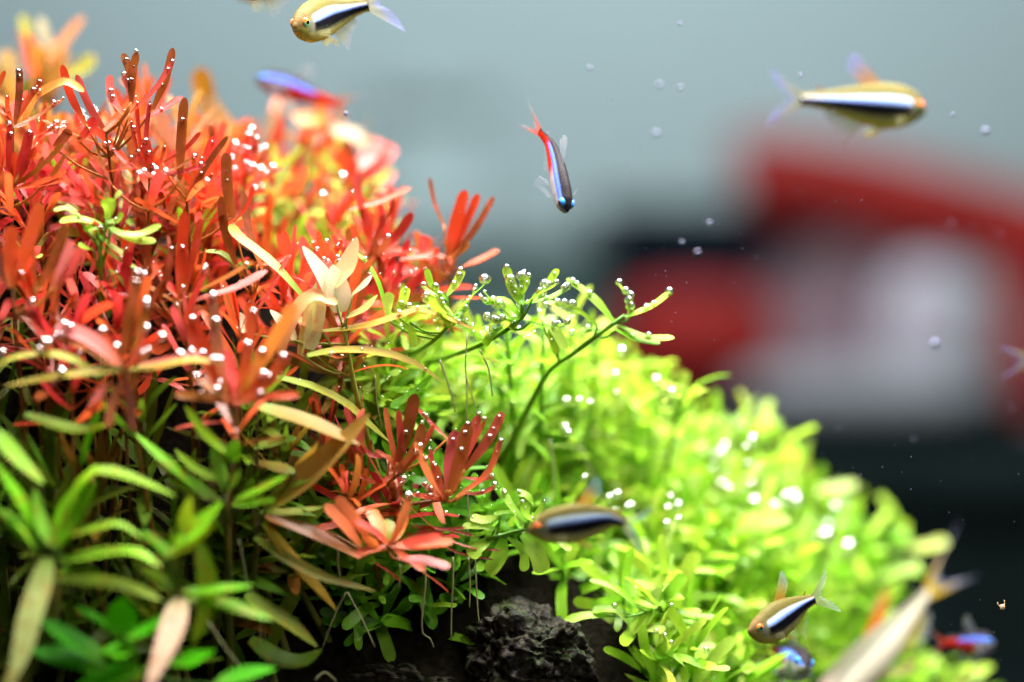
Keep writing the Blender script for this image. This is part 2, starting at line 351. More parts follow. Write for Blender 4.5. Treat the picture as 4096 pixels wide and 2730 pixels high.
# ------------------------------------------------------------------ leaves
def prof(kind, u):
    if kind in ('red', 'lime'):
        f = min(1.0, 0.45 + 0.55 * min(1, u / .35))
        if u > .86: f *= math.sqrt(max(0.0, 1 - ((u - .86) / .14) ** 2))
        return f * (0.86 + 0.14 * u) if kind == 'lime' else f
    if kind == 'broad': return max(0.0, math.sin(math.pi * min(1, (u * .97 + .03) ** .8))) ** .8
    return max(0.0, math.sin(math.pi * (u * .94 + .06) ** .85)) ** .62
US = [0, .11, .24, .40, .56, .70, .81, .89, .945, .98, 1.0]
def leaf_verts(pts, normals, Wd, kind, fold, wave=0.0, seed=0.0):
    vs, uv, fs = [], [], []; n = len(pts)
    for i, p in enumerate(pts):
        u = US[i]; t = (pts[min(i + 1, n - 1)] - pts[max(i - 1, 0)]).normalized()
        nn = normals[i]; s = t.cross(nn).normalized(); nn = s.cross(t)
        w = Wd * .5 * max(prof(kind, u), .03)
        wob = wave * w * math.sin(u * 9 + seed)
        vs += [p - s * w + nn * (fold * w + wob), p, p + s * w + nn * (fold * w - wob)]
        uv += [(u, 0), (u, .5), (u, 1)]
    for i in range(n - 1):
        a = i * 3; b = a + 3
        fs += [(a, a + 1, b + 1, b), (a + 1, a + 2, b + 2, b + 1)]
    return vs, fs, uv
PROTO = {}
def make_protos(kind, n, nseg, curl, fold, aspect):
    out = []
    for k in range(n):
        c = U(*curl); side = U(-.22, .22); tw = U(-.7, .7); s_end = U(-.25, .25)
        pts, nor = [], []; pos = Vector((0, 0, 0))
        for i, u in enumerate(US):
            ds = US[min(i + 1, len(US) - 1)] - u; pts.append(pos.copy())
            pitch = c * u + s_end * max(0, u - .6) * 2.0; yaw = side * u
            dr = Vector((math.cos(pitch) * math.cos(yaw), math.sin(yaw), math.sin(pitch)))
            nv = Vector((-math.sin(pitch), 0, math.cos(pitch))); nv.rotate(Quaternion(dr, tw * u)); nor.append(nv)
            pos = pos + dr * ds
        v, f, uv = leaf_verts(pts, nor, aspect, kind, fold, U(0, .18), U(0, 6))
        out.append(mesh(kind + '_leaf', v, f, LEAFMAT[kind], True, uv))
    PROTO[kind] = out
make_protos('red', 14, 8, (-.7, .55), .16, .130)
make_protos('lime', 14, 8, (-1.0, .35), .14, .172)
make_protos('olive', 12, 9, (-1.1, .25), .18, .16)
make_protos('broad', 6, 10, (-.9, .1), .22, .46)
make_protos('cream', 8, 8, (-1.3, .2), .12, .22)

PAL = {
 'red': [((.58,.050,.014),5),((.62,.090,.020),4),((.46,.03,.02),3),((.58,.085,.06),2),((.20,.045,.010),3),((.30,.10,.014),2)],
 'redback': [((.52,.07,.02),5),((.54,.13,.025),4),((.42,.22,.06),2),((.22,.25,.03),2),((.46,.26,.16),2)],
 'lime': [((.42,.66,.045),5),((.32,.60,.03),4),((.52,.70,.09),3),((.22,.46,.02),2)],
 'limelit': [((.46,.74,.07),4),((.55,.78,.14),3),((.36,.68,.04),2)],  # lime with light put into the colour, for shoots that render dim
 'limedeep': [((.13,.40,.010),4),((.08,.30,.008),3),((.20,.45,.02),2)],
 'redlit': [((.74,.13,.045),4),((.78,.20,.07),3),((.70,.09,.06),3),((.45,.14,.03),1)],  # red brightened in colour to replace light missing on shaded tufts
 'olive': [((.10,.20,.006),4),((.07,.16,.006),3),((.16,.14,.012),3),((.22,.09,.012),2),((.07,.22,.01),2)],
 'broad': [((.11,.42,.012),4),((.08,.34,.010),3)],
 'cream': [((.85,.78,.48),3),((.75,.68,.28),2),((.80,.55,.34),2)],
}
def pick(pal):
    l = PAL[pal]; t = sum(w for _, w in l) * R()
    for c, w in l:
        t -= w
        if t <= 0: break
    k = U(.82, 1.18)
    return (min(1, c[0] * k * U(.93, 1.07)), min(1, c[1] * k * U(.88, 1.12)), min(1, c[2] * k), 1)
LEAFPTS = []                     # places on leaves where bubbles may cling: (point, up, radius hint)
def add_leaf(parent, base, direction, normal, length, kind, color, wscale=1.0, m=None):
    x = direction.normalized(); y = normal.cross(x)
    if y.length < 1e-4: y = Vector((0.3, 1, 0.1)).cross(x)
    y.normalize(); z = x.cross(y)
    me = m or random.choice(PROTO[kind])
    o = bpy.data.objects.new('leaf', me); COL.objects.link(o); o.parent = parent
    M = Matrix((x, y, z)).transposed().to_4x4() @ Matrix.Diagonal((length, length * wscale, length, 1)); M.translation = base - parent.location
    o.matrix_basis = M; o.color = color
    MW = Matrix.Translation(parent.location) @ M; nv = len(me.vertices)
    for k in range(3):
        i = random.randrange(nv // 3, nv); LEAFPTS.append((MW @ me.vertices[i].co, z))
    return o

NAMES = {'red': 'red_stem_plant', 'lime': 'green_stem_plant', 'olive': 'olive_stem_plant', 'broad': 'broadleaf_plant', 'cream': 'withered_stem_plant'}
def stem_color(kind): return {'red': (.20, .075, .015, 1), 'lime': (.14, .36, .02, 1), 'olive': (.07, .08, .012, 1), 'broad': (.12, .36, .02, 1), 'cream': (.3, .35, .05, 1)}[kind]
def start_plant(kind, tip, label, cat, group, lean=None, r=None, path=None):
    """Empty on the soil + curved stem up to tip; returns empty and the stem's points (world)"""
    low = P(*path[-1]) if path else tip
    lx, ly = lean if lean else (U(-.018, .018), U(.012, .045) if kind == 'lime' else U(.004, .03))
    bx, by = low.x + lx, low.y + ly
    bz = min(soil_z(bx, by), low.z - .012); base = Vector((bx, by, bz))
    e = link(NAMES[kind], None, None, base); e.empty_display_size = .005; tag(e, label, cat, group)
    h = tip.z - bz; mid = base.lerp(tip, .5) + Vector((lx * -.35 + U(-.003, .003), U(-.003, .003), h * .06))
    pts = catmull([base - Vector((0, 0, .004)), mid, tip], 12)
    if path: pts = catmull([base - Vector((0, 0, .004))] + [P(*q) for q in reversed(path)] + [tip], 24)
    r = r or {'red': .0006, 'lime': .0008, 'olive': .001, 'broad': .0011, 'cream': .0008}[kind]
    v, f, uv = tube([p - base for p in pts], r * 1.25, r * .7, 7)
    s = link('stem', mesh('stem', v, f, M_STEM, True, uv), e); s.color = stem_color(kind)
    return e, pts
SPEC = {  # node spacing, leaves per node, nodes, leaf length range, elevation top, elevation step
 'red': (.0044, 3, 6, (.0150, .0225), 80, 12),
 'lime': (.0052, 3, 8, (.0115, .0180), 62, 11),
 'olive': (.0062, 4, 4, (.019, .026), 62, 16),
 'broad': (.007, 2, 3, (.015, .022), 55, 18),
 'cream': (.004, 3, 4, (.010, .016), 55, 16),
}
def grow(kind, tip, label, group, pal=None, size=1.0, tilt=None, nodes=None, lean=None, main=None):
    e, pts = start_plant(kind, tip, label, 'plant', group, lean)
    sp, per, nn, lr, el0, els = SPEC[kind]; nn = nodes or nn
    axis = (pts[-1] - pts[-3]).normalized()
    sp_ = {'red': .35, 'lime': .85, 'olive': .5}.get(kind, .4)
    axis = (axis + Vector((U(-sp_, sp_), U(-.45 - sp_ * .3, .15), .35)) + (tilt or Vector((0, 0, 0)))).normalized()
    ph = U(0, 6.28); a = axis.cross(Vector((.2, .95, .1))).normalized(); b = axis.cross(a)
    seglen = [(pts[i + 1] - pts[i]).length for i in range(len(pts) - 1)]; total = sum(seglen)
    for k in range(nn):
        dist = k * sp * size
        if dist > total * .9: break
        dd = dist; i = len(seglen) - 1
        while i > 0 and dd > seglen[i]: dd -= seglen[i]; i -= 1
        pos = pts[i + 1].lerp(pts[i], min(1, dd / max(seglen[i], 1e-6)))
        el = math.radians(el0 - els * k)
        for j in range(per):
            an = ph + k * 1.05 + j * 2 * math.pi / per + U(-.25, .25); ee = el + U(-.22, .22)
            rad = a * math.cos(an) + b * math.sin(an)
            dr = axis * math.sin(ee) + rad * math.cos(ee); nr = axis * math.cos(ee) - rad * math.sin(ee)
            L_ = U(*lr) * size * (.62 + .38 * min(1, (k + .4) / 1.6))
            k_ = U(.8, 1.2); add_leaf(e, pos, dr, nr, L_, kind, (min(1, main[0] * k_), min(1, main[1] * k_ * U(.85, 1.15)), main[2] * k_, 1) if main and R() < .62 else pick(pal or kind), U(.85, 1.2))
    return e

def hero_leaf(parent, pts3, width_px, kind, color, normal=None, fold=None):
    """one leaf of its own shape through given points (base first)"""
    cc = catmull(pts3, 101); pts = [cc[round(u * 100)] for u in US]; d = pts[5].y; nor = []
    nb = normal or (Vector((U(-.4, .4), -.75, U(.35, 1.0))) if kind == 'red' else Vector((U(-.3, .3), -.55, U(.6, 1.1))))
    for p in pts: nor.append(nb)
    v, f, uv = leaf_verts([p - parent.location for p in pts], nor, width_px * {'red': 1.25, 'cream': 1.2}.get(kind, 1.1) * PXM(d), kind, fold if fold is not None else U(.08, .3), U(0, .12), U(0, 6))
    o = link('leaf', mesh(kind + '_leaf', v, f, LEAFMAT[kind], True, uv), parent); o.color = color
    for k in range(3):
        i = random.randrange(3, 10); LEAFPTS.append((pts[i], Vector((0, -.5, .8))))
    return o
def hero(kind, c, leaves, label, group=None, nrm=None, wk=1.0, pal=None, lean=None, path=None, spread=.006, fill=0, stemr=None):
    """plant whose crown sits at picture point c; leaves = (tipx, tipy, width[, bend[, startx, starty[, colour]]])"""
    cp = P(*c); e, pts = start_plant(kind, cp, label, 'plant', group, lean, stemr, path)
    for lf in leaves:
        tx, ty, w = lf[:3]; bend = lf[3] if len(lf) > 3 else U(-12, 12)
        sx, sy = (lf[4], lf[5]) if len(lf) > 5 and lf[4] is not None else (c[0] + U(-8, 8), c[1] + U(-8, 8))
        col = lf[6] if len(lf) > 6 else None
        dd = c[2] + U(-spread, spread); L2 = math.hypot(tx - sx, ty - sy) or 1
        mx, my = (sx + tx) / 2 - (ty - sy) / L2 * bend, (sy + ty) / 2 + (tx - sx) / L2 * bend
        off = .0 if (sx, sy) == c[:2] else U(-.002, .002)
        s3 = P(sx, sy, c[2] + off); near = min(pts, key=lambda q: (q - s3).length)
        if (near - s3).length > .0022:                # a side stem carries leaves that start away from the main stem
            lowp = min(pts, key=lambda q: (q - s3 + Vector((0, 0, .010))).length)
            v, f, uv = tube([q - e.location for q in catmull([lowp, lowp.lerp(s3, .55) - Vector((0, 0, .0012)), s3], 7)], .0004, .0003, 6)
            b = link('side_stem', mesh('side_stem', v, f, M_STEM, True, uv), e); b.color = (.58, .19, .035, 1) if kind == 'red' else stem_color(kind)
        hero_leaf(e, [P(sx, sy, c[2] + off), P(mx, my, (c[2] + dd) / 2), P(tx, ty, dd)], w * wk, kind, (*col, 1) if col else pick(pal or kind), Vector(nrm) + Vector((U(-.3, .3), 0, U(-.2, .2))) if nrm else None)
    for k in range(fill):
        an = U(0, 6.28); ee = U(-.1, 1.1)
        dr = Vector((math.cos(an) * math.cos(ee), math.sin(an) * math.cos(ee), math.sin(ee)))
        add_leaf(e, cp - Vector((0, 0, U(0, .012))), dr, Vector((-dr.x * .5, -dr.y * .5, 1)), U(*SPEC[kind][3]), kind, pick(pal or kind), U(.85, 1.15))
    return e
def longleaf(e, poly, d, w, kind, col, d2=None):
    n = len(poly); d2 = d if d2 is None else d2
    return hero_leaf(e, [P(a, b, d + (d2 - d) * i / (n - 1)) for i, (a, b) in enumerate(poly)], w, kind, (*col, 1))

# ------------------------------------------------------------------ plants one can pick out in the photograph
ORA=(.80,.24,.04); RED=(.72,.08,.025); DRED=(.62,.045,.03); BRN=(.27,.07,.014); PNK=(.75,.20,.17); OLV=(.30,.30,.03); GRN=(.17,.36,.02)
CRM=(.88,.80,.52); YEL=(.60,.55,.07); LIM=(.38,.62,.05); DGR=(.10,.27,.012)
GR = 'red stem plants of the thicket'
h = hero('red', (52,505,.0), [(78,270,24),(173,314,22),(108,360,16),(84,388,28),(256,395,16,10),(20,283,20,-60),(30,380,18),(130,470,16)],
     'red tuft with a string of bubbles on one low leaf beside the crest', GR)
longleaf(h, [(95,500),(119,425),(153,376),(230,334),(275,330),(337,368)], .004, 30, 'red', (.80,.32,.06), -.002)
hero('red', (425,535,.0), [(248,260,26,-14,345,500),(306,299,25,-12),(386,475,40,6,315,565,DRED),(280,520,34,6,215,590,BRN),(440,300,28,-22,490,455,PNK),
     (555,376,36,6,418,525),(490,214,28,14,530,400,BRN),(548,209,28,-8,525,410,BRN),(495,300,30,10,530,420,PNK),(692,192,26,10,610,440,BRN),(698,240,28,18,520,455),(731,387,28,14,520,490)],
     'tallest red tuft of the crest with dark finger leaves against the grey wall', GR, spread=.004, fill=3)
hero('red', (598,705,-.002), [(525,478,13,-14),(547,410,14,-16),(601,405,15,-18),(582,560,26,3),(660,585,14,16),(520,630,24,-6),(430,570,11,-18),(380,545,11,-10,450,745),(775,632,15,18),(820,660,18,10),(740,390,34,-4,720,720,BRN),(650,640,20)],
     'red tuft of slender curving leaves with silvery bubbles along them', GR, spread=.003, fill=4)
hero('red', (748,800,.0), [(861,543,40,6),(912,545,21,-8),(815,617,22,4),(776,632,15,8),(803,530,17,14,650,655),(905,610,36,-8,930,870,BRN),(690,690,18),(850,700,20)],
     'red tuft with two broad upright blades beside a brown finger leaf', GR, spread=.003, fill=3)
hero('red', (1000,1130,.0), [(885,785,30,-14,945,1060,BRN),(970,762,28,-14,1048,1075,BRN),(1015,745,17,16,935,890),(1165,1020,20,10,1030,1060),(860,1000,20,6)],
     'red plant with two long translucent brown leaves behind the pale drooping leaf', GR, spread=.003, fill=3)
hero('red', (45,755,-.005), [(124,517,42,5),(40,497,26,-5),(145,588,28,8),(256,575,17,12),(268,685,27,10),(231,496,15,6,140,545),(228,525,11,-8,150,570),(264,618,22,8,185,725),(15,520,12),(270,720,12,4),(60,610,20)],
     'large fan-shaped red tuft below the bubble-strung tuft', GR, spread=.004, fill=4)
hero('lime', (400,985,-.020), [(435,793,46,6,425,880),(487,768,28,-8,455,815),(238,887,28,14,410,900),(493,854,26,14,430,890),(645,902,24,26,445,925),(624,966,30,18,440,910),(528,1037,22,6,400,945),(548,1075,17,8,410,990),(313,976,20,-4,375,1000),(365,912,24,-4,395,985),(400,920,26,0,398,985),(333,918,22,6,390,915),(215,842,18,14,310,855),(505,1148,14,-6,440,1080)],
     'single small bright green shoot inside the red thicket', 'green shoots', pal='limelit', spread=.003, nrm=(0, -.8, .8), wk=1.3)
hero('red', (50,1150,-.042), [(48,905,46,-4),(160,818,46,6),(266,898,46,8,160,1150,BRN),(284,960,42,8,215,1150,PNK),(325,990,30,6,230,1150),(0,1010,40),(130,1030,30)],
     'soft focus red tuft of broad upright blades left of the green shoot', GR, spread=.006)
hero('red', (728,1205,-.022), [(739,845,38,-3,720,1200),(804,873,32,6),(608,1042,22,-10),(690,978,26,8,640,1200),(1070,1083,36,16,780,1200,PNK),(1010,1050,24,6,760,1180),(585,950,22,8,590,1180,BRN),(640,1110,18),(430,1180,22,10,600,1210)],
     'red tuft with a long pink blade reaching toward the pale leaves', GR, spread=.006, fill=4)
h = hero('red', (505,1475,-.056), [(558,1084,48,2,490,1420,BRN),(589,1199,32,8,530,1430),(590,1315,20,6),(797,1413,32,10,560,1460,PNK),(650,1360,18,4),(199,1356,26,12,350,1400),(225,1300,52,26,480,1460,PNK),(400,1330,20,8),(365,1652,38,8,440,1530,PNK),(430,1712,30,6,480,1530,BRN),(528,1725,30,-8,500,1500,(.30,.10,.06))],
     'star-shaped red and olive plant in soft focus with wide spreading leaves', GR, spread=.012)
longleaf(h, [(505,1480),(350,1490),(200,1510),(20,1545)], -.056, 50, 'olive', (.42,.34,.04), -.062)
longleaf(h, [(400,1510),(300,1440),(190,1415),(60,1430),(-20,1470)], -.055, 34, 'olive', (.36,.36,.04), -.06)
longleaf(h, [(520,1480),(640,1465),(760,1440),(900,1455)], -.056, 46, 'olive', (.50,.30,.04), -.06)
hero('red', (945,1620,-.05), [(750,1245,52,-14),(849,1191,42,-8,900,1560,BRN),(1017,1214,46,8),(1178,1214,44,12,960,1560,ORA),(1155,1417,52,22),(815,1425,42,-10),(700,1580,32,8),(1197,1582,32,-8),(770,1510,28),(900,1400,44,3),(1060,1500,40,8),(880,1500,40,-8)],
     'blurred red tuft thick with round white bubbles above the olive leaves', GR, spread=.010, fill=5)
h = hero('cream', (1372,1310,-.004), [(1210,985,66,10,1360,1240,(.80,.72,.45)),(1428,948,76,14,1335,1150,(.72,.55,.26)),(1330,1060,90,4,1360,1250,CRM),(1490,1100,34,6,1410,1180,CRM),(1300,1170,60,-6,1240,1400,(.70,.74,.36)),(1265,1130,54,4,1200,1420,(.62,.70,.24)),(1150,1270,40,8,1290,1330,ORA),(1510,1180,30,14,1385,1270,(.62,.66,.2)),(1080,1240,44,6,1180,1360,CRM),(960,1250,52,-10,985,1330,CRM)],
     'pale cream and yellow withered plant at the heart of the mound', 'withered plants', spread=.004)
longleaf(h, [(1120,1420),(1160,1300),(1200,1215),(1265,1178),(1350,1215)], -.012, 46, 'red', (.75,.42,.16), -.006)
longleaf(h, [(1215,1190),(1120,1080),(1040,1010),(960,950),(918,898)], -.006, 44, 'lime', (.50,.56,.12), .0)
longleaf(h, [(955,1075),(920,1035),(880,1010),(820,1005)], .0, 24, 'lime', (.42,.55,.10), .002)
longleaf(h, [(1285,1325),(1450,1308),(1600,1262),(1690,1238),(1830,1290),(1900,1320)], -.004, 42, 'olive', (.62,.30,.05), -.002)
longleaf(h, [(1230,1425),(1330,1405),(1450,1402),(1600,1430),(1700,1480),(1768,1532)], -.010, 52, 'olive', (.48,.36,.06), .0)
longleaf(h, [(1105,1508),(1250,1545),(1380,1610),(1470,1690),(1562,1772)], -.014, 44, 'olive', (.36,.40,.05), -.004)
longleaf(h, [(1730,1498),(1680,1555),(1620,1600),(1560,1630)], .0, 46, 'lime', (.13,.46,.02), .0)
longleaf(h, [(1545,1260),(1520,1150),(1480,1070),(1430,1015)], .004, 24, 'lime', (.22,.56,.03), .004)
h = hero('olive', (1030,2080,-.03), [(1480,1655,104,14,1060,2040,(.34,.20,.035)),(1440,1780,84,-14,1030,1625,(.26,.17,.03)),(1160,1750,66,6,1020,1790,(.24,.36,.05)),(1300,1900,30,0,1100,1960,GRN),(1000,1850,50,4,1180,1890,(.34,.30,.03)),(1290,2030,40,8,1040,2050,(.30,.36,.04)),(1130,1900,46,8,1000,1960,GRN),(1060,1920,50,0,1010,2040,OLV)],
     'olive plant with two wide rusty crossing blades under the cream leaves', 'olive stem plants', spread=.006)
longleaf(h, [(1055,2090),(1150,2220),(1250,2330),(1345,2440)], -.032, 62, 'olive', (.52,.34,.04), -.028)
longleaf(h, [(1020,2150),(1160,2240),(1300,2310),(1500,2365)], -.034, 46, 'olive', (.24,.24,.03), -.03)
longleaf(h, [(980,2380),(1060,2440),(1160,2500),(1270,2590)], -.036, 84, 'olive', (.20,.26,.025), -.032)
longleaf(h, [(1000,2560),(1110,2640),(1210,2650),(1288,2600)], -.03, 92, 'olive', (.10,.20,.015), -.026)
hero('red', (1775,2000,-.008), [(1918,1658,36,6),(1875,1690,42,5,1800,1960),(2012,1649,32,12,1860,1880),(2007,1756,26,40,1830,1985),(1985,1944,18,14,1860,1975),(1975,1912,12,6,1850,1910),(1824,1722,40,-6,1790,1960,(.66,.09,.10)),(1949,1667,13,4),(1720,1800,16,-8),(1650,1980,18),(1740,1860,30,-4),(1690,1930,22)],
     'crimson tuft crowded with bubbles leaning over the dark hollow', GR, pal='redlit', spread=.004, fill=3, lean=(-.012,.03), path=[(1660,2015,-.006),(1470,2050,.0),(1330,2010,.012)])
hero('red', (1600,1895,-.005), [(1660,1575,42,6,1590,1850,BRN),(1540,1630,19,-8),(1595,1640,23,4),(1690,1695,32,16),(1550,1695,13,-6),(1735,1700,18,14),(1670,1635,15,-4,1790,1755),(1440,1788,20,-18,1560,1825),(1500,1800,16),(1460,1990,22,8),(1400,1890,18,6,1540,1960)],
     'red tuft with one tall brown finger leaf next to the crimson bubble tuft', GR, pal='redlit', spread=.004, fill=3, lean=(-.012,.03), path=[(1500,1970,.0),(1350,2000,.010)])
h = hero('red', (1560,2185,-.028), [(1299,2020,42,6,1440,2180),(1345,1990,38,6,1470,2150),(1420,2085,30),(1760,2150,34,-6),(1813,2167,38,8),(1800,2270,36,-10,1590,2235,(.55,.12,.10)),(1700,2282,28,6),(1421,2222,32,6),(1480,2040,44,6,1530,2160,ORA),(1620,2050,34,6,1570,2170,ORA),(1640,1990,28,6),(1560,2080,40,-3,1545,2180,OLV),(1450,2150,34,0,1540,2200,ORA)],
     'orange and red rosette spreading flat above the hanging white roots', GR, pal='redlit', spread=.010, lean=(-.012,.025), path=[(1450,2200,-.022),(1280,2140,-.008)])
longleaf(h, [(1440,2230),(1330,2170),(1200,2110),(1060,2065)], -.028, 48, 'red', (.34,.13,.025), -.034)
for q in ([(1640,2110),(1760,2118),(1870,2112)], [(1650,2100),(1790,2120),(1915,2148)], [(1740,2140),(1880,2190),(2006,2203)], [(1760,2178),(1850,2218),(1973,2240)], [(1495,2250),(1560,2290),(1606,2330)], [(1690,2290),(1750,2330),(1796,2372)]):
    longleaf(h, q, -.010, 10, 'red', (.40,.06,.02), -.006)
GL = 'lime green stem plants of the bush'
hero('lime', (2090,1215,.003), [(2020,1067,40,-10),(2235,1077,40,8,2130,1195),(2270,1157,32,10,2120,1215),(1942,1215,46,34,2075,1265),(2270,1298,14,14,2110,1285),(2238,1306,11,10,2120,1290),(1938,1384,38,10,2010,1310),(2030,1112,30,-6,2085,1230),(2095,1087,22),(2114,1108,22,4,2095,1180),(1975,1290,22,14,2070,1300),(2170,1180,24,6),(2050,1330,30,8,2090,1260)],
     'lime green shoot covered in glassy bubbles at the middle of the mound', GL, lean=(-.012,.03), spread=.003, fill=6, path=[(2083,1273,.003),(2020,1325,.004),(1900,1388,.010),(1760,1440,.03),(1620,1500,.05)])
hero('lime', (2500,1262,.014), [(2265,1115,46,16,2460,1295),(2462,1130,24,14,2535,1250),(2688,1170,46,14,2500,1270),(2698,1353,38,22,2480,1305),(2640,1375,42,12,2460,1320),(2185,1210,28,24,2390,1305),(2275,1345,48,6,2400,1320),(2265,1400,44,-10,2160,1260),(2520,1190,26,4,2510,1270),(2225,1420,40,4,2200,1300)],
     'lime green shoot stretching sideways in front of the dark red blur', GL, lean=(-.012,.03), spread=.003, path=[(2414,1325,.014),(2307,1405,.016),(2199,1482,.022),(2125,1610,.03),(2030,1800,.04)])
hero('lime', (1810,1265,.0), [(1705,1075,26,-20,1790,1200),(1850,1080,34,6,1790,1180),(1690,1150,20,10),(1870,1210,22,16),(1620,1240,38,18,1780,1260),(1730,1290,24),(1560,1170,40,-6,1550,1280),(1625,1150,40,4,1590,1270),(1660,1390,40,4,1640,1290),(1890,1300,26,6),(1760,1180,22)],
     'lime green shoot strung with tiny bubbles between the red leaves', GL, spread=.003, fill=5, path=[(1770,1330,.006),(1680,1400,.02),(1560,1460,.045)])
hero('lime', (2105,2118,-.006), [(1882,2070,36,-14,2000,2066),(1846,2138,16,-26,1995,2085),(2003,1953,30,-10,2105,2090),(2068,1970,30,12,2130,2012),(2090,2012,44,-24,2180,2080),(1974,2056,17,20,2105,2085),(1953,2296,62,-14,2015,2155),(2096,2287,36,-30,2030,2150),(2172,2292,62,-16,2085,2140),(2060,2060,30,4,2090,2110),(1850,2105,30,6,1980,2115),(1880,2230,50,6,1960,2160),(2285,2200,26,4,2210,2140),(2180,2010,20)],
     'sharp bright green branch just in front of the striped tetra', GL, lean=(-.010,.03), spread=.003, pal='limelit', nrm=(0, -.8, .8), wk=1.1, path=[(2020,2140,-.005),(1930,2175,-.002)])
hero('lime', (2640,2420,.012), [(2743,2303,62,0),(2498,2310,25,8),(2519,2530,62,-6,2620,2440),(2870,2474,38,16,2670,2430),(2800,2500,38,10,2640,2460),(2735,2390,46,-8),(2358,2320,26,24,2550,2430),(2255,2490,42,14,2430,2465),(2370,2445,44,10,2490,2450),(2560,2370,30),(2700,2340,34)],
     'star-shaped light green shoot right of the dark rock', GL, spread=.004)
hero('lime', (2730,1550,.055), [(2665,1455,36,-10,2680,1560),(2745,1485,38,14,2690,1580),(2700,1590,40,6),(2610,1540,44,4),(2690,1640,16,10,2600,1620)],
     'blurred lime shoot jutting from the bush toward the dark table', GL, spread=.006, fill=6)
hero('lime', (3520,2160,.13), [(3790,2165,50,14,3600,2190),(3510,1980,52,12,3600,2110),(3690,2295,54,16,3560,2240),(3460,2350,60,6,3520,2260),(3320,1990,70,40,3440,2180),(3600,2080,70,4,3590,2200),(3640,2140,60),(3430,2120,60)],
     'farthest lime green sprig reaching out above the pale tetra', GL, lean=(-.03,.0), spread=.008, fill=7)
hero('lime', (3720,2700,.10), [(3890,2665,40,6),(3960,2660,44,-6,3900,2730),(3560,2610,60,8),(3680,2620,60,6),(3480,2700,60)],
     'lime green sprigs poking up below the pale tetra', GL, spread=.008, fill=6)
hero('lime', (3110,1720,.10), [(3060,1690,36,10),(2930,1680,36,12,3010,1740),(3070,1760,40,8),(3040,1650,34),(3170,1800,44)],
     'blurred lime shoot with branching tips on the shoulder of the bush', GL, spread=.008, fill=7)
# foreground, lower corner
GO = 'olive stem plants'
h = hero('olive', (190,2240,-.075), [(-20,1850,56,6,180,2160,(0.196,0.606,0.006)),(375,1868,84,-16,220,2190,(0.215,0.606,0.006)),(384,1923,52,6,250,2180,(0.251,0.634,0.013)),(-20,2030,62,8,150,2180,(0.143,0.468,0.009)),(138,1952,54,-10,200,2180,(0.268,0.634,0.044)),(302,2068,52,0,220,2200,(0.268,0.660,0.025)),(60,2090,40,6,160,2220,(0.268,0.579,0.025))],
     'large green rosette on a thick pale stem in the near lower corner', GO, spread=.008, stemr=.0030, lean=(-.016,.004))
longleaf(h, [(230,2150),(300,1960),(380,1880),(470,1890),(580,1930),(700,1985)], -.074, 62, 'olive', (0.232,0.441,0.009), -.07)
longleaf(h, [(250,2150),(380,2112),(480,2096),(570,2155)], -.076, 34, 'olive', (0.286,0.551,0.013), -.078)
longleaf(h, [(240,2246),(400,2212),(540,2206),(645,2268)], -.076, 62, 'olive', (0.304,0.634,0.023), -.08)
longleaf(h, [(220,2318),(400,2328),(520,2350),(648,2402)], -.076, 62, 'olive', (0.322,0.468,0.023), -.08)
longleaf(h, [(190,2235),(160,2350),(120,2470),(90,2600),(30,2760)], -.078, 100, 'olive', (.56,.62,.20), -.0995)
longleaf(h, [(-20,1720),(70,1830),(175,1935)], -.07, 74, 'olive', (0.232,0.495,0.009), -.072)
h = hero('olive', (715,2380,-.070), [(890,2008,92,10,670,2210,(0.215,0.551,0.013)),(862,2095,76,16,675,2220,(0.374,0.413,0.009)),(768,1985,78,0,740,2140,(0.358,0.495,0.015)),(1010,2345,64,4,730,2370,(0.134,0.413,0.006)),(1090,2480,66,-14,740,2400,(0.151,0.358,0.006)),(690,2110,40,0,690,2350,(0.161,0.413,0.009)),(560,2270,56,4,700,2360,(0.196,0.358,0.006)),(560,2120,60,4,690,2240,(0.107,0.329,0.006))],
     'olive plant with a blotched pink leaf hanging down at the lower edge', GO, spread=.006, stemr=.0016)
longleaf(h, [(715,2390),(700,2480),(660,2600),(590,2760)], -.072, 96, 'cream', (.80,.50,.34), -.0995)
longleaf(h, [(800,2180),(830,2330),(820,2460),(770,2580)], -.068, 76, 'olive', (0.232,0.413,0.013), -.07)
h = hero('olive', (900,1980,-.052), [(540,1735,54,-12,880,2010,(0.179,0.495,0.006)),(860,1760,64,-12,905,1950,(0.179,0.441,0.025)),(740,1625,46,-16,930,1830,(0.304,0.551,0.009)),(960,1880,40,6,910,1960,GRN),(1100,2000,46,4,930,2020,(0.196,0.495,0.013)),(700,1800,38,-18,890,1930,(0.268,0.495,0.015)),(1150,1900,44,6,940,2000,(0.179,0.468,0.009)),(660,1920,50,4,830,2000,(0.196,0.304,0.006)),(950,1760,60,-6,930,1850,(0.161,0.495,0.009))],
     'mid green narrow-leaved plant behind the big corner rosette', GO, spread=.006)
longleaf(h, [(100,1660),(250,1710),(350,1720),(470,1690)], -.058, 66, 'olive', (0.232,0.385,0.006), -.056)
longleaf(h, [(390,1600),(380,1680),(350,1760),(330,1860)], -.050, 40, 'olive', (0.089,0.413,0.006), -.05)
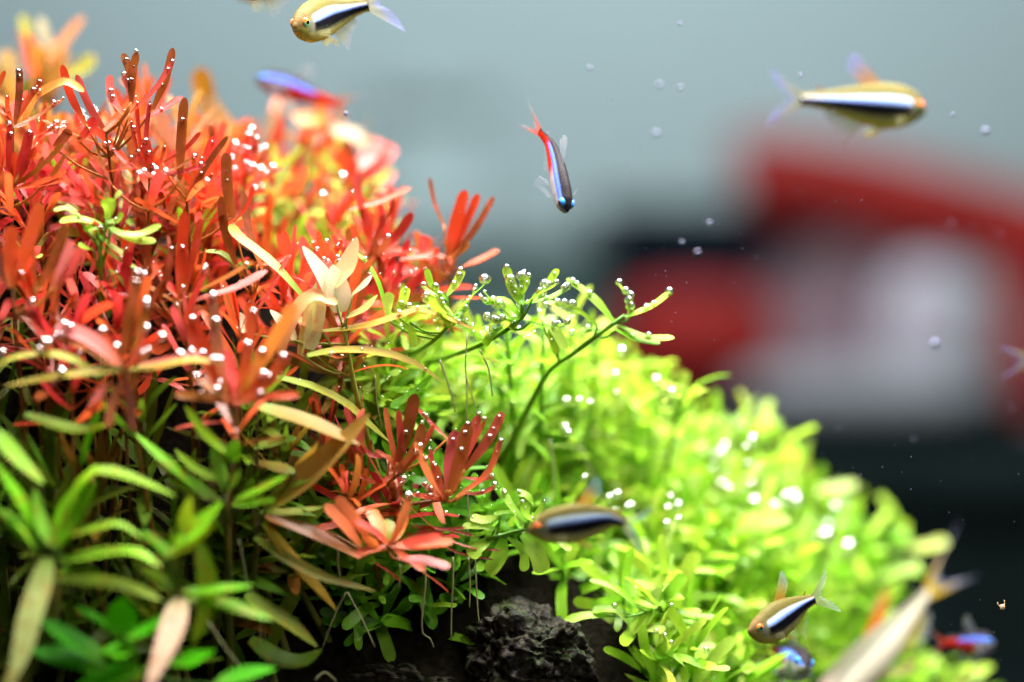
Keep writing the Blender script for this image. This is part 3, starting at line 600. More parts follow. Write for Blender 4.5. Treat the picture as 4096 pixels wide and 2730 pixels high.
h = hero('broad', (490,2540,-.078), [(492,2385,135,0,488,2550,(0.098,0.634,0.004)),(695,2440,72,10,500,2560,(0.089,0.579,0.006)),(300,2425,44,6,460,2530,(0.089,0.522,0.005)),(405,2605,120,-6,540,2600,(0.125,0.660,0.005)),(860,2605,100,10,680,2660,(0.089,0.579,0.004)),(150,2470,110,-8,420,2640,(0.036,0.275,0.003)),(110,2600,120,6,420,2680,(0.036,0.275,0.003)),(1105,2675,80,-8,860,2740,(0.080,0.495,0.004)),(290,2760,120,4,560,2680,(0.053,0.385,0.003))],
     'bright green plant with broad oval leaves at the lower edge', 'broad-leaved plants', spread=.006, stemr=.0014)

# soft shapes behind the crest
GB = 'orange and cream stem plants behind the crest'
hero('red', (140,300,.10), [(335,70,56,4,110,330,(0.576,0.238,0.096)),(250,180,40,6,200,330,(.34,.32,.04)),(90,60,34,4,150,330,(.34,.32,.04)),(160,70,30,-4,230,260,(0.475,0.422,0.240)),(380,230,60,14,220,320,(.34,.32,.04)),(30,200,60,4,40,420,(0.446,0.277,0.084)),(-10,250,70,0,20,480,(0.432,0.330,0.120))],
     'blurred orange stalk tipped with white bubbles rising behind the crest', GB, spread=.004, fill=4)
hero('red', (960,600,.09), [(795,272,66,-40,960,560,(0.504,0.224,0.018)),(825,380,66,-18,930,600,(0.562,0.422,0.204)),(1000,480,84,6,960,640,(0.562,0.165,0.036)),(1110,450,60,-6,1080,620,(0.576,0.436,0.252)),(1030,620,50),(880,520,50,4,930,700,(0.432,0.396,0.060))],
     'blurred orange plant with one arching leaf curling against the wall', GB, spread=.006, fill=5)
hero('red', (1290,640,.10), [(1160,378,46,-8,1120,500,(0.418,0.304,0.228)),(1130,360,30,4,1080,480,(0.540,0.132,0.030)),(1300,480,60,22,1180,450,(0.562,0.224,0.030)),(1440,560,70,10,1330,500,(0.396,0.277,0.168)),(1250,580,56,0,1280,740,(0.396,0.409,0.048)),(1350,520,40,4,1300,620,RED),(1520,690,70,-26,1450,560,(0.562,0.363,0.150))],
     'blurred plant with cream leaf tips and orange arching leaves', GB, spread=.008, fill=5)
hero('red', (1440,760,.075), [(1570,580,66,8,1430,740),(1520,560,60,6,1420,690,PNK),(1350,600,54,-6),(1380,560,40),(1580,690,26,4,1500,770,PNK),(1290,700,40),(1410,640,40,0,1420,760,DRED)],
     'blurred bright red tuft at the shoulder of the crest', GB, spread=.006, fill=6)
hero('red', (1790,1035,.030), [(1862,760,48,-2),(1915,776,34,8),(1977,787,34,14),(1880,975,30,8),(1996,1002,28,4,1850,1070),(1718,711,14,-10,1775,900),(1695,940,36,4,1690,1030),(1600,1040,24,6),(1560,1000,18),(1850,920,26)],
     'red tuft of three upright fingers alone against the dark grey', GR, spread=.003, fill=3)
hero('red', (1478,1025,.028), [(1440,780,32,8),(1490,850,22),(1535,858,22,8),(1575,790,11,10,1540,880),(1651,852,32,18),(1300,850,13,-10,1390,980),(1222,890,17,-14,1340,1050),(1644,753,28,10,1400,840),(1410,900,20),(1420,690,26,0,1450,880)],
     'red tuft with splayed fingers just behind the withered leaf', GR, spread=.003, fill=4)

LAND = [(52,505,0,'bubble-strung red tuft'),(500,430,0,'tallest red tuft'),(598,680,0,'slender curving red tuft'),(748,760,0,'broad upright red blades'),(960,950,0,'long brown finger leaves'),
 (60,700,0,'fan-shaped red tuft'),(410,930,0,'small green shoot'),(100,1050,-.04,'soft broad-bladed red tuft'),(728,1130,-.02,'red tuft with the pink blade'),(505,1450,-.055,'star-shaped red and olive plant'),
 (945,1450,-.05,'blurred bubble-rich red tuft'),(1340,1200,0,'cream withered plant'),(1200,1900,-.03,'rusty crossing blades'),(1800,1850,0,'crimson bubble tuft'),(1600,1750,0,'tuft with the tall brown finger'),
 (1560,2150,-.03,'flat orange rosette'),(2080,1220,0,'bubble-covered lime shoot'),(2450,1270,.015,'sideways lime shoot'),(1780,1230,0,'lime shoot between red leaves'),(2050,2120,0,'sharp green branch'),
 (2640,2420,.01,'star-shaped green shoot'),(2710,1550,.055,'jutting lime shoot'),(3520,2160,.13,'farthest lime sprig'),(3720,2690,.1,'sprigs under the pale tetra'),(3100,1720,.1,'branching shoulder shoot'),
 (200,2150,-.075,'big corner rosette'),(720,2350,-.07,'plant with the pink hanging leaf'),(880,1930,-.05,'narrow-leaved green plant'),(490,2540,-.078,'broad oval leaves'),(200,220,.1,'bubble-tipped orange stalk'),
 (940,480,.09,'arching orange leaf'),(1300,560,.1,'cream leaf tips'),(1440,680,.075,'blurred bright red tuft'),(1820,920,.03,'three red fingers'),(1480,930,.028,'splayed red fingers'),
 (2085,2600,.01,'dark lava rock'),(1850,1700,.04,'long hanging roots'),(2330,2090,.03,'striped tetra at the bush'),(2250,1700,.06,'thin pale roots in the bush'),(3120,2480,.04,'nose-down striped tetra'),(3500,2600,.08,'climbing pale tetra')]
LANDP = [(P(a, b, c), n) for a, b, c, n in LAND]
TINTS = {'red': [('scarlet', (.60,.046,.014)), ('orange-red', (.64,.11,.02)), ('crimson', (.46,.028,.026)), ('pinkish red', (.60,.10,.08)), ('brownish red', (.28,.060,.012))],
 'redback': [('orange', (.54,.12,.022)), ('coral red', (.52,.07,.028)), ('cream-orange', (.46,.24,.12)), ('yellow-orange', (.42,.21,.035))],
 'lime': [('bright lime', (.44,.68,.045)), ('grass green', (.27,.56,.025)), ('yellow-green', (.52,.66,.07)), ('pale green', (.48,.68,.14))],
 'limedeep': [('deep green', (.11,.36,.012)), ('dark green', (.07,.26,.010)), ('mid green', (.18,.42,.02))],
 'olive': [('olive green', (.10,.19,.008)), ('dark olive', (.06,.12,.006)), ('rusty olive', (.20,.12,.012)), ('leaf green', (.07,.20,.008))]}
def describe(kind, pal, tip, size):
    tn, tc = random.choice(TINTS[pal]); best = min(LANDP, key=lambda q: (q[0] - tip).length); dv = tip - best[0]
    if abs(dv.y) > .016: rel = 'behind' if dv.y > 0 else 'in front of'
    elif abs(dv.z) > abs(dv.x): rel = 'just above' if dv.z > 0 else 'just below'
    else: rel = 'beside'
    form = {'red': 'needle-leaved stem plant', 'lime': 'small-leaved stem plant', 'olive': 'long-leaved stem plant'}[kind]
    return '%s %s %s %s the %s' % (tn, 'large' if size > 1.12 else 'small' if size < .93 else 'medium', form, rel, best[1]), tc

# ------------------------------------------------------------------ the rest of the thicket, plant by plant
SKY = [(-200,230),(0,260),(150,330),(350,420),(600,470),(900,560),(1100,560),(1300,520),(1480,620),(1600,800),(1750,960),(1950,1080),(2100,1180),(2300,1260),(2500,1360),(2600,1520),(2800,1640),(3000,1760),(3150,1880),(3400,2110),(3480,2300),(3300,2480),(3500,2640),(3900,2740),(4300,2790)]
def sky(px):
    for (a, b), (c, d) in zip(SKY, SKY[1:]):
        if a <= px <= c: return b + (d - b) * (px - a) / (c - a)
    return 2900
def fill_zone(kind, pal, n, x0, x1, y0, y1, dmin, dmax, group, size=(.85, 1.1), extra_d=0.0, minsep=70, tilt=None, nodes=None, clip=None, above=0):
    pts = []; tries = 0
    while len(pts) < n and tries < n * 40:
        tries += 1; px, py = U(x0, x1), U(y0, y1)
        if py < sky(px) + above: continue
        if clip and not clip(px, py): continue
        if any((px - a) ** 2 + (py - b) ** 2 < minsep ** 2 for a, b in pts): continue
        d = min(dmax, max(dmin, surf(px, py) + extra_d + U(-.008, .012)))
        tip = P(px, py, d)
        if tip.z < soil_z(tip.x, tip.y) + .008: continue
        pts.append((px, py)); sz = U(*size); lb, tc = describe(kind, pal, tip, sz); grow(kind, tip, lb, group, pal, sz, tilt, nodes, main=tc)
# red thicket
fill_zone('red', 'red', 13, -60, 1000, 470, 800, -.01, .06, GR, minsep=110, above=110, extra_d=.012)
fill_zone('red', 'red', 15, -60, 1250, 760, 1100, -.02, .06, GR, minsep=110, extra_d=.014)
fill_zone('red', 'red', 10, -60, 1200, 1100, 1420, -.05, .06, GR, minsep=120, extra_d=.014)
fill_zone('red', 'redback', 18, -60, 1560, 380, 820, .045, .13, GB, size=(1.0, 1.35), extra_d=.035, minsep=100)
fill_zone('red', 'red', 8, 1250, 1950, 860, 1200, .0, .08, GR, minsep=100, extra_d=.012, above=40)
fill_zone('red', 'red', 4, 1300, 1650, 1750, 2050, -.03, .04, GR, minsep=110, extra_d=.010, nodes=5)
fill_zone('lime', 'lime', 12, 0, 1400, 650, 1150, .0, .09, GL, extra_d=.022, minsep=130)
# olive foreground
fill_zone('olive', 'olive', 9, -60, 1050, 1600, 2100, -.08, -.01, GO, extra_d=.030, minsep=170)
fill_zone('olive', 'olive', 8, -60, 1150, 2100, 2600, -.08, -.01, GO, extra_d=.034, minsep=170)
fill_zone('olive', 'olive', 6, 950, 1500, 1450, 1900, -.04, .03, GO, extra_d=.014, minsep=140)
# lime bush
G2 = 'lime green stem plants of the bush'
fill_zone('lime', 'lime', 30, 1480, 2560, 1250, 1640, .0, .09, G2, extra_d=.012, minsep=85)
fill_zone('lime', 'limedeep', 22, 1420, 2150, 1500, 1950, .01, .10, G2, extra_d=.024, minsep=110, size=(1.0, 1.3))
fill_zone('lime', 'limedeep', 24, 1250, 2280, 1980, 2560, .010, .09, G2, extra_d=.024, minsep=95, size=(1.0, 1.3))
fill_zone('lime', 'lime', 32, 2050, 2950, 1480, 2150, .03, .12, G2, extra_d=.006, minsep=95, size=(.9, 1.4))
fill_zone('lime', 'lime', 30, 2750, 3520, 1740, 2480, .05, .16, G2, extra_d=.006, minsep=100, size=(1.15, 1.6))
fill_zone('lime', 'lime', 26, 2230, 3000, 2120, 2760, .0, .08, G2, extra_d=.006, minsep=100, size=(1.25, 1.7))
fill_zone('lime', 'lime', 16, 2950, 3850, 2520, 2790, .04, .12, G2, extra_d=.004, minsep=90, size=(1.0, 1.3))

# ------------------------------------------------------------------ hanging roots (parts of the plants they hang from)
def nearest_plant(p):
    best = None
    for o in COL.objects:
        if o.type == 'EMPTY' and o.get('category') == 'plant':
            dd = (o.location - p).length
            if best is None or dd < best[0]: best = (dd, o)
    return best[1]
def root_(poly, d, wpx=7, col=(.50, .50, .26)):
    pts = catmull([P(a, b, d + i * .001) for i, (a, b) in enumerate(poly)], 14)
    e = nearest_plant(pts[0]); v, f, uv = tube([p - e.location for p in pts], wpx * .5 * PXM(d), wpx * .35 * PXM(d), 5)
    o = link('root', mesh('root', v, f, M_ROOT, True, uv), e); o.color = (*col, 1)
for poly, d, w in (([(1700,2250),(1702,2340),(1690,2440),(1690,2530),(1720,2555),(1735,2590)], -.002, 9), ([(1812,2230),(1812,2330),(1806,2450),(1805,2560)], .0, 8),
    ([(1900,2200),(1905,2330),(1910,2420),(1916,2495)], .0, 7), ([(1875,2230),(1880,2330),(1878,2430)], .004, 7), ([(955,2160),(975,2250),(990,2330),(1028,2385)], -.036, 6),
    ([(1040,2480),(1043,2560),(1040,2640)], -.03, 5), ([(1385,2370),(1340,2460),(1288,2596)], -.018, 6), ([(1390,2370),(1450,2480),(1500,2590)], -.016, 6),
    ([(835,2490),(900,2590),(975,2685)], -.055, 7), ([(1355,2180),(1352,2240),(1360,2310)], -.02, 8), ([(1600,2260),(1602,2300),(1594,2352)], -.02, 6),
    ([(1870,1330),(1862,1450),(1868,1580),(1866,1700),(1868,1850)], .006, 7), ([(1760,1440),(1800,1560),(1822,1650)], .004, 8), ([(1920,1400),(1955,1480),(1970,1585)], .004, 8),
    ([(1500,1500),(1510,1620),(1530,1720)], .004, 6), ([(1860,1500),(1890,1590),(1910,1660)], .006, 6), ([(2200,1760),(2215,1880),(2220,2000)], .03, 9),
    ([(2320,1780),(2380,1930),(2420,2040)], .05, 9), ([(280,1400),(278,1500),(268,1620)], -.035, 8), ([(295,1400),(290,1520)], -.034, 6), ([(1870,1960),(1874,2060),(1870,2160)], .0, 7),
    ([(1260,2720),(1300,2690),(1345,2725)], -.03, 8), ([(880,1990),(885,2060)], -.05, 6)):
    root_(poly, d, w)

# ------------------------------------------------------------------ fish
def lerp3(a, b, t): return tuple(a[i] + (b[i] - a[i]) * t for i in range(3))
def sst(a, b, x):
    t = max(0, min(1, (x - a) / (b - a))); return t * t * (3 - 2 * t)
PROFS = {  # s: top, bottom, half width   (fractions of body length)
 'striped': [(0, .0, .0, .0), (.02, .035, .04, .022), (.07, .085, .08, .05), (.15, .14, .135, .075), (.28, .185, .185, .088), (.42, .20, .205, .085), (.56, .175, .18, .07), (.70, .13, .125, .05), (.84, .085, .075, .032), (.95, .062, .055, .022), (1, .062, .058, .014)],
 'neon': [(0, .0, .0, .0), (.02, .035, .04, .035), (.07, .075, .075, .068), (.15, .115, .12, .092), (.28, .14, .155, .098), (.42, .145, .16, .09), (.56, .13, .14, .072), (.70, .10, .105, .052), (.84, .068, .065, .034), (.95, .054, .050, .024), (1, .055, .052, .016)],
 'pale': [(0, .0, .0, .0), (.02, .035, .035, .03), (.07, .07, .07, .055), (.15, .105, .11, .075), (.28, .135, .15, .085), (.42, .14, .155, .08), (.56, .12, .13, .065), (.70, .09, .09, .046), (.84, .058, .055, .03), (.95, .045, .04, .02), (1, .045, .042, .013)],
}
def pattern(kind, s, t):
    """skin pigment at body position s (0 nose, 1 tail) and height t (-1 belly, 1 back)"""
    if kind == 'striped':
        back = (.23, .19, .05); belly = lerp3((.56, .54, .26), (.60, .52, .08), sst(-.5, -.95, t)); head = (.30, .19, .065)
        c = lerp3(belly, back, sst(.2, .6, t)); c = lerp3(c, (.46, .42, .10) if t < 0 else head, sst(.22, .10, s))
        k = sst(.20, .24, s)
        lo, hi = .12 + .06 * s, .32 + .22 * s
        if k > 0:
            blk = sst(-.58 - .25 * s, -.22 - .3 * s, t) * sst(lo + .10, lo, t); c = lerp3(c, (.008, .008, .014), blk * k)
            wh = sst(lo - .02, lo + .05, t) * sst(hi + .08, hi, t)
            wc = lerp3((.66, .86, 1.0), (.80, .70, .52), sst(.78, .98, s)); wc = lerp3((.10, .22, .95), wc, sst(lo + .0, lo + .14, t))
            c = lerp3(c, wc, wh * k)
        if .14 < s < .22 and -.4 < t < .25: c = lerp3(c, (.18, .20, .22), .6)
        return (*c, wh * k if k > 0 else 0.0)
    if kind == 'neon':
        back = (.035, .026, .03); belly = (.56, .53, .52)
        c = lerp3(belly, back, sst(.40, .62, t)); lo, hi = .10, .56
        b = sst(lo - .06, lo + .04, t) * sst(hi + .08, hi - .03, t) * sst(.84, .70, s) * sst(.0, .05, s)
        r = sst(.40, .56, s) * sst(.34 + .5 * sst(.6, .85, s), .16 + .5 * sst(.6, .85, s), t)
        c = lerp3(c, (.80, .045, .015), r)
        bc = lerp3((.03, .06, .80), (.16, .28, 1.0), sst(lo + .02, lo + .22, t)); bc = lerp3((.04, .20, .85), bc, sst(.03, .2, s))
        c = lerp3(c, bc, b)
        if s < .07 and t < .0: c = lerp3(c, (.50, .50, .22), .7)
        return (*c, b * .25)
    back = (.22, .21, .14); c = lerp3((.66, .60, .46), back, sst(.35, .75, t)); c = lerp3(c, (.74, .52, .46), sst(.30, .1, s))
    c = lerp3(c, (.10, .12, .10), .55 * sst(.48, .58, t) * sst(.74, .62, t)); c = lerp3(c, (.62, .44, .22), sst(-.75, -.98, t))
    return (*c, .25)
def ipol(tab, s):
    for a, b in zip(tab, tab[1:]):
        if a[0] <= s <= b[0]:
            u = (s - a[0]) / (b[0] - a[0]); u = u if a[0] > 0 else math.sqrt(u)
            return [a[k] + (b[k] - a[k]) * u for k in (1, 2, 3)]
    return list(tab[-1][1:])
def fish(name, kind, spine, up, label, fins, hscale=1.0, group=None, wscale=1.0, eyes=(1, -1)):
    sp = catmull([P(*q) for q in spine], 61); org = sp[30].copy(); L = sum((sp[i + 1] - sp[i]).length for i in range(60))
    e = link(name, None, None, org); e.empty_display_size = .004; tag(e, label, 'fish', group)
    up = Vector(up)
    def frame(s):
        f = max(0, min(60, s * 60)); i = min(int(f), 59); u = f - i
        c = sp[i].lerp(sp[i + 1], u); T = (sp[min(i + 3, 60)] - sp[max(i - 2, 0)]).normalized()
        if s > 1: c = c + T * (s - 1) * L
        if s < 0: c = c + T * s * L
        sd = T.cross(up).normalized(); return c, T, sd, sd.cross(T)
    def at(s, v, side=0.0):
        c, T, sd, Up = frame(s); return c + Up * v * L + sd * side * L - org
    NS, NR = 56, 32; vs, uv, cols, fs = [], [], [], []
    for i in range(NS + 1):
        s = (i / NS) ** 1.25; tp, bt, w = ipol(PROFS[kind], s); tp *= hscale; bt *= hscale; w *= wscale
        for k in range(NR):
            a = 2 * math.pi * k / NR; t = math.sin(a); v = t * (tp if t > 0 else bt); ww = math.copysign(abs(math.cos(a)) ** .85, math.cos(a)) * w
            vs.append(at(s, v, ww)); uv.append((s, (t + 1) / 2)); cols.append(pattern(kind, s, t))
    for i in range(NS):
        for k in range(NR):
            k2 = (k + 1) % NR; fs.append((i * NR + k, i * NR + k2, (i + 1) * NR + k2, (i + 1) * NR + k))
    fs.append(tuple(range(NR))); fs.append(tuple(NS * NR + k for k in reversed(range(NR))))
    body = link('body', mesh('body', vs, fs, M_FISH, True, uv, cols), e)
    # mouth slit
    mp = [at(.012 + .05 * abs(q), -.012, q * .03 * wscale) for q in (-1, -.5, 0, .5, 1)]
    v, f, u_ = tube(catmull(mp, 9), .004 * L, .004 * L, 6); link('mouth', mesh('mouth', v, f, M_EYE, True, None, [(.20, .10, .06)] * len(v)), body)
    for sd in eyes:                       # eyes
        tp, bt, w = ipol(PROFS[kind], .125); ec = at(.125, .028 * hscale, sd * w * wscale * .80); c, T, sv, Up = frame(.125); outv = (sv * sd - T * .18).normalized()
        bm = bmesh.new(); bmesh.ops.create_uvsphere(bm, u_segments=24, v_segments=16, radius=.046 * L * (1.0 if kind != 'neon' else .95))
        q = Vector((0, 0, 1)).rotation_difference(outv); ev, ef, ecl = [], [], []
        for vv in bm.verts:
            p = vv.co.copy(); n = p.normalized(); p = Vector((p.x, p.y, p.z * .55)); p.rotate(q); nn = n.copy(); nn.rotate(q); ev.append(ec + p)
            upc = nn.dot(Up)
            if kind == 'striped': col = lerp3((.16, .55, .24), (.90, .16, .02), sst(.0, .22, upc)); col = lerp3(col, (.75, .6, .08), .5 * sst(.25, .05, abs(upc - .12)))
            elif kind == 'neon': col = lerp3((.02, .04, .08), (.05, .35, .95), sst(.05, .35, upc))
            else: col = (.5, .45, .3)
            ecl.append(col)
        ef = [tuple(x.index for x in fc.verts) for fc in bm.faces]; bm.free()
        eye = link('eye', mesh('eye', ev, ef, M_EYE, True, None, ecl), e)
        bm = bmesh.new(); bmesh.ops.create_uvsphere(bm, u_segments=16, v_segments=10, radius=.023 * L); pv = []
        for vv in bm.verts: p = Vector((vv.co.x, vv.co.y, vv.co.z * .5)); p.rotate(q); pv.append(ec + p + outv * .0175 * L)
        pf = [tuple(x.index for x in fc.verts) for fc in bm.faces]; bm.free()
        link('pupil', mesh('pupil', pv, pf, M_EYE, True, None, [(.003, .003, .004)] * len(pv)), eye)
    def fin(nm, base, outer, c0, c1, a0=.75, a1=.45, side0=0.0, side1=0.0):
        nb, nr_ = 14, 7; B = catmull([Vector((a, b, side0)) for a, b in base], nb); O = catmull([Vector((a, b, side1)) for a, b in outer], nb)
        fv, fu, fc_, ff = [], [], [], []
        for j in range(nr_):
            u = j / (nr_ - 1)
            for i in range(nb):
                q = B[i].lerp(O[i], u); fv.append(at(q.x, q.y * hscale, q.z + .006 * math.sin(i * 1.3) * u)); fu.append((i / (nb - 1), u))
                cc = lerp3(c0, c1, sst(.25, .95, u)); fc_.append((*cc, a0 + (a1 - a0) * u))
        for j in range(nr_ - 1):
            for i in range(nb - 1): a = j * nb + i; ff.append((a, a + 1, a + nb + 1, a + nb))
        link(nm, mesh(nm, fv, ff, M_FIN, True, fu, fc_), e)
    for f_ in fins: fin(*f_)
    return e
def fins_striped(tipc=(.42, .45, .95), fork=.20):
    y = (.55, .50, .06); o_ = (.75, .30, .06)
    return [('tail_fin', [(.985, -.055), (1.0, 0), (.985, .055)], [(1.26, -fork - .06), (1.20, -.12), (1.09, 0), (1.20, .12), (1.26, fork + .06)], (.50, .46, .30), tipc, .75, .5),
            ('dorsal_fin', [(.46, .185), (.52, .175), (.60, .155)], [(.66, .44), (.70, .40), (.70, .28)], o_, tipc, .75, .5),
            ('adipose_fin', [(.83, .085), (.87, .078)], [(.895, .125), (.90, .11)], (.50, .14, .03), (.5, .14, .03), .9, .8),
            ('anal_fin', [(.56, -.165), (.68, -.125), (.82, -.07)], [(.69, -.36), (.74, -.25), (.84, -.12)], y, lerp3(y, tipc, .5), .65, .4),
            ('pelvic_fin', [(.42, -.195), (.47, -.19)], [(.52, -.30), (.56, -.25)], (.6, .5, .05), (.6, .5, .1), .7, .5, .03, .06),
            ('pelvic_fin', [(.42, -.195), (.47, -.19)], [(.52, -.30), (.56, -.25)], (.6, .5, .05), (.6, .5, .1), .7, .5, -.03, -.06),
            ('pectoral_fin', [(.25, -.07), (.25, -.11)], [(.36, -.09), (.35, -.17)], (.55, .5, .2), (.5, .5, .3), .5, .25, .085, .14),
            ('pectoral_fin', [(.25, -.07), (.25, -.11)], [(.36, -.09), (.35, -.17)], (.55, .5, .2), (.5, .5, .3), .5, .25, -.085, -.14)]
def fins_neon():
    g = (.34, .37, .46)
    return [('tail_fin', [(.98, -.05), (1.0, 0), (.98, .05)], [(1.30, -.22), (1.2, -.11), (1.09, 0), (1.2, .11), (1.30, .22)], (.70, .08, .03), (.28, .30, .34), .8, .32),
            ('dorsal_fin', [(.46, .135), (.52, .13), (.59, .12)], [(.60, .33), (.66, .30), (.68, .20)], g, (.6, .58, .64), .5, .35),
            ('adipose_fin', [(.83, .068), (.87, .062)], [(.89, .10), (.90, .09)], (.4, .4, .5), (.4, .4, .5), .6, .5),
            ('anal_fin', [(.58, -.13), (.68, -.105), (.80, -.07)], [(.68, -.27), (.74, -.20), (.84, -.12)], g, g, .5, .3),
            ('pelvic_fin', [(.42, -.155), (.47, -.15)], [(.52, -.28), (.56, -.22)], g, g, .55, .35, .04, .08),
            ('pelvic_fin', [(.42, -.155), (.47, -.15)], [(.52, -.28), (.56, -.22)], g, g, .55, .35, -.04, -.08),
            ('pectoral_fin', [(.25, -.05), (.25, -.10)], [(.40, -.05), (.38, -.14)], g, g, .5, .3, .09, .20),
            ('pectoral_fin', [(.25, -.05), (.25, -.10)], [(.40, -.05), (.38, -.14)], g, g, .5, .3, -.09, -.20)]
GF = 'tetras swimming round the planted mound'
Z = (0, 0, 1)
fish('striped_tetra', 'striped', [(1176,112,-.004),(1228,96,.004),(1300,66,.013),(1385,44,.017),(1475,22,.017)], (-.12,-.18,1), 'striped tetra turning its face outward above the orange arching leaf', fins_striped((.40,.42,.95),.26), .95, GF, 1.15)
fish('striped_tetra', 'striped', [(880,-75,.07),(980,-72,.07),(1090,-66,.07),(1260,-60,.072)], Z, 'yellow belly of a blurred tetra cut off by the upper edge', fins_striped(), 1.0, GF)
fish('striped_tetra', 'striped', [(2111,2128,-.052),(2200,2108,-.051),(2330,2088,-.050),(2430,2076,-.050),(2497,2092,-.050)], (.06,-.1,1), 'blurred striped tetra with red-rimmed eye level with the crimson tuft', fins_striped((.15,.36,.45)), 1.0, GF)
fish('striped_tetra', 'striped', [(2992,2530,-.012),(3060,2512,-.006),(3130,2468,.0),(3200,2425,.004),(3258,2396,.006)], (-.42,-.22,1), 'sharp small tetra with white and black stripe nosing down beside the lime bush', fins_striped((.70,.74,.80)), 1.04, GF, 1.2)
fish('striped_tetra', 'striped', [(3702,450,.062),(3620,430,.060),(3500,420,.059),(3350,408,.058),(3203,398,.058)], (0,-.1,1), 'blurred striped tetra swimming high before the pale wall above the red armchair', fins_striped((.36,.36,.85)), .88, GF)
fish('striped_tetra', 'striped', [(4560,1380,.06),(4440,1400,.06),(4280,1425,.06),(4115,1440,.06)], (0,-.1,1), 'tail fins of a tetra leaving past the edge beside the red armchair', fins_striped((.20,.20,.60),.10), .9, GF)
fish('neon_tetra', 'neon', [(2266,852,-.014),(2256,800,-.010),(2238,720,-.004),(2220,640,.003),(2196,575,.009),(2158,528,.012)], (.50,-.80,.55), 'sharp blue and red neon tetra diving head first in open water', fins_neon(), .72, GF, .66)
fish('neon_tetra', 'neon', [(1022,318,.078),(1110,332,.078),(1220,370,.079),(1348,414,.080)], (.18,-.1,1), 'blurred blue and red neon tetra over the orange leaves behind the crest', fins_neon(), 1.0, GF)
fish('neon_tetra', 'neon', [(3982,2572,.060),(3930,2572,.062),(3860,2570,.064),(3770,2572,.066)], (0,-.05,1), 'blurred neon tetra facing away from the pale tetra in dark water', fins_neon(), 1.55, GF)
fish('neon_tetra', 'neon', [(3228,2672,.030),(3190,2652,.040),(3140,2630,.052),(3088,2608,.060)], (.25,-.15,1), 'small blurred neon tetra under the sharp striped tetra', fins_neon(), 1.15, GF)
fp = [('tail_fin', [(.98, -.04), (1.0, 0), (.98, .04)], [(1.30, -.20), (1.18, -.10), (1.10, 0), (1.22, .10), (1.42, .16)], (.95, .58, .04), (.34, .36, .62), .98, .5),
      ('dorsal_fin', [(.46, .13), (.54, .125), (.62, .11)], [(.66, .24), (.74, .25), (.80, .20)], (.85, .08, .02), (.60, .10, .05), .95, .55),
      ('anal_fin', [(.56, -.125), (.70, -.09), (.84, -.055)], [(.78, -.20), (.84, -.17), (.92, -.10)], (.95, .60, .05), (.45, .5, .7), .95, .5),
      ('pelvic_fin', [(.42, -.15), (.47, -.145)], [(.54, -.26), (.58, -.2)], (.75, .4, .1), (.7, .4, .2), .7, .5, .03, .06)]
fish('pale_tetra', 'pale', [(3190,2930,.060),(3350,2760,.070),(3510,2600,.080),(3625,2475,.090),(3712,2372,.098)], (-.75,-.30,.62), 'pale beige tetra with red and yellow fins climbing beside the bush', fp, .66, GF)

# ------------------------------------------------------------------ air bubbles clinging to the leaves
bm = bmesh.new(); bmesh.ops.create_icosphere(bm, subdivisions=3, radius=1.0)
BUB = bpy.data.meshes.new('air_bubble'); bm.to_mesh(BUB); bm.free(); BUB.materials.append(M_BUB); BUB.polygons.foreach_set('use_smooth', [True] * len(BUB.polygons))
NB = [0]
def bubble(p, r, label, group):
    o = link('air_bubble', BUB, None, p); o.scale = (r, r, r * U(.9, 1.0)); tag(o, label, 'bubble', group); NB[0] += 1
small = []                                  # bubbles too fine to pick out singly
LP = [(p, z, *toPx(p)) for p, z in LEAFPTS]
def bubbles(cx, cy, rx, ry, n, rpx, dlo, dhi, label, nsmall=0):
    c = [q for q in LP if ((q[2] - cx) / rx) ** 2 + ((q[3] - cy) / ry) ** 2 < 1 and dlo <= q[0].y <= dhi]
    random.shuffle(c)
    # the ones on the camera side and above are what the photo shows
    c.sort(key=lambda q: q[0].y + U(-.006, .006))
    used = []
    for p, z, px, py in c:
        if len(used) >= n + nsmall: break
        if any(abs(px - a) + abs(py - b) < 16 for a, b in used): continue
        used.append((px, py)); r = U(*rpx) * PXM(p.y) * (.58 if abs(p.y) < .02 else .74)
        if len(used) > n: r *= .45
        q = p + Vector((U(-.3, .3) * r, -r * .45, r * .75))
        if len(used) <= n and NB[0] < 300: bubble(q, r, label, 'air bubbles on the leaves')
        else: small.append((q, r))
bubbles(120, 420, 170, 150, 14, (16, 24), -.02, .03, 'silvery air bubble on the red tuft at the edge of the crest', 10)
bubbles(560, 430, 220, 220, 18, (15, 24), -.02, .03, 'silvery air bubble on the tall dark-fingered red tuft', 14)
bubbles(740, 680, 200, 160, 12, (16, 26), -.02, .03, 'silvery air bubble on the broad upright red blades', 10)
bubbles(200, 330, 260, 220, 8, (22, 34), .05, .14, 'white blurred bubble behind the edge of the crest')
bubbles(1250, 640, 340, 200, 26, (18, 30), .03, .14, 'white blurred bubble on the orange leaves behind the crest')
bubbles(1600, 940, 420, 170, 24, (15, 24), .0, .06, 'bright bubble on the red fingers by the dark grey', 10)
bubbles(430, 960, 240, 150, 9, (15, 22), -.02, .02, 'clear bubble on the small green shoot in the red thicket')
bubbles(300, 1280, 380, 240, 24, (18, 30), -.08, -.02, 'white soft bubble on the near red tufts below the green shoot')
bubbles(930, 1380, 260, 240, 22, (18, 32), -.08, -.01, 'white soft bubble on the blurred red tuft above the olive leaves')
bubbles(800, 1080, 260, 160, 10, (14, 22), -.03, .03, 'bright bubble among the mixed leaves left of the cream plant', 10)
bubbles(1780, 1230, 220, 170, 30, (14, 30), -.02, .03, 'glassy bubble on the lime shoot between the red leaves', 60)
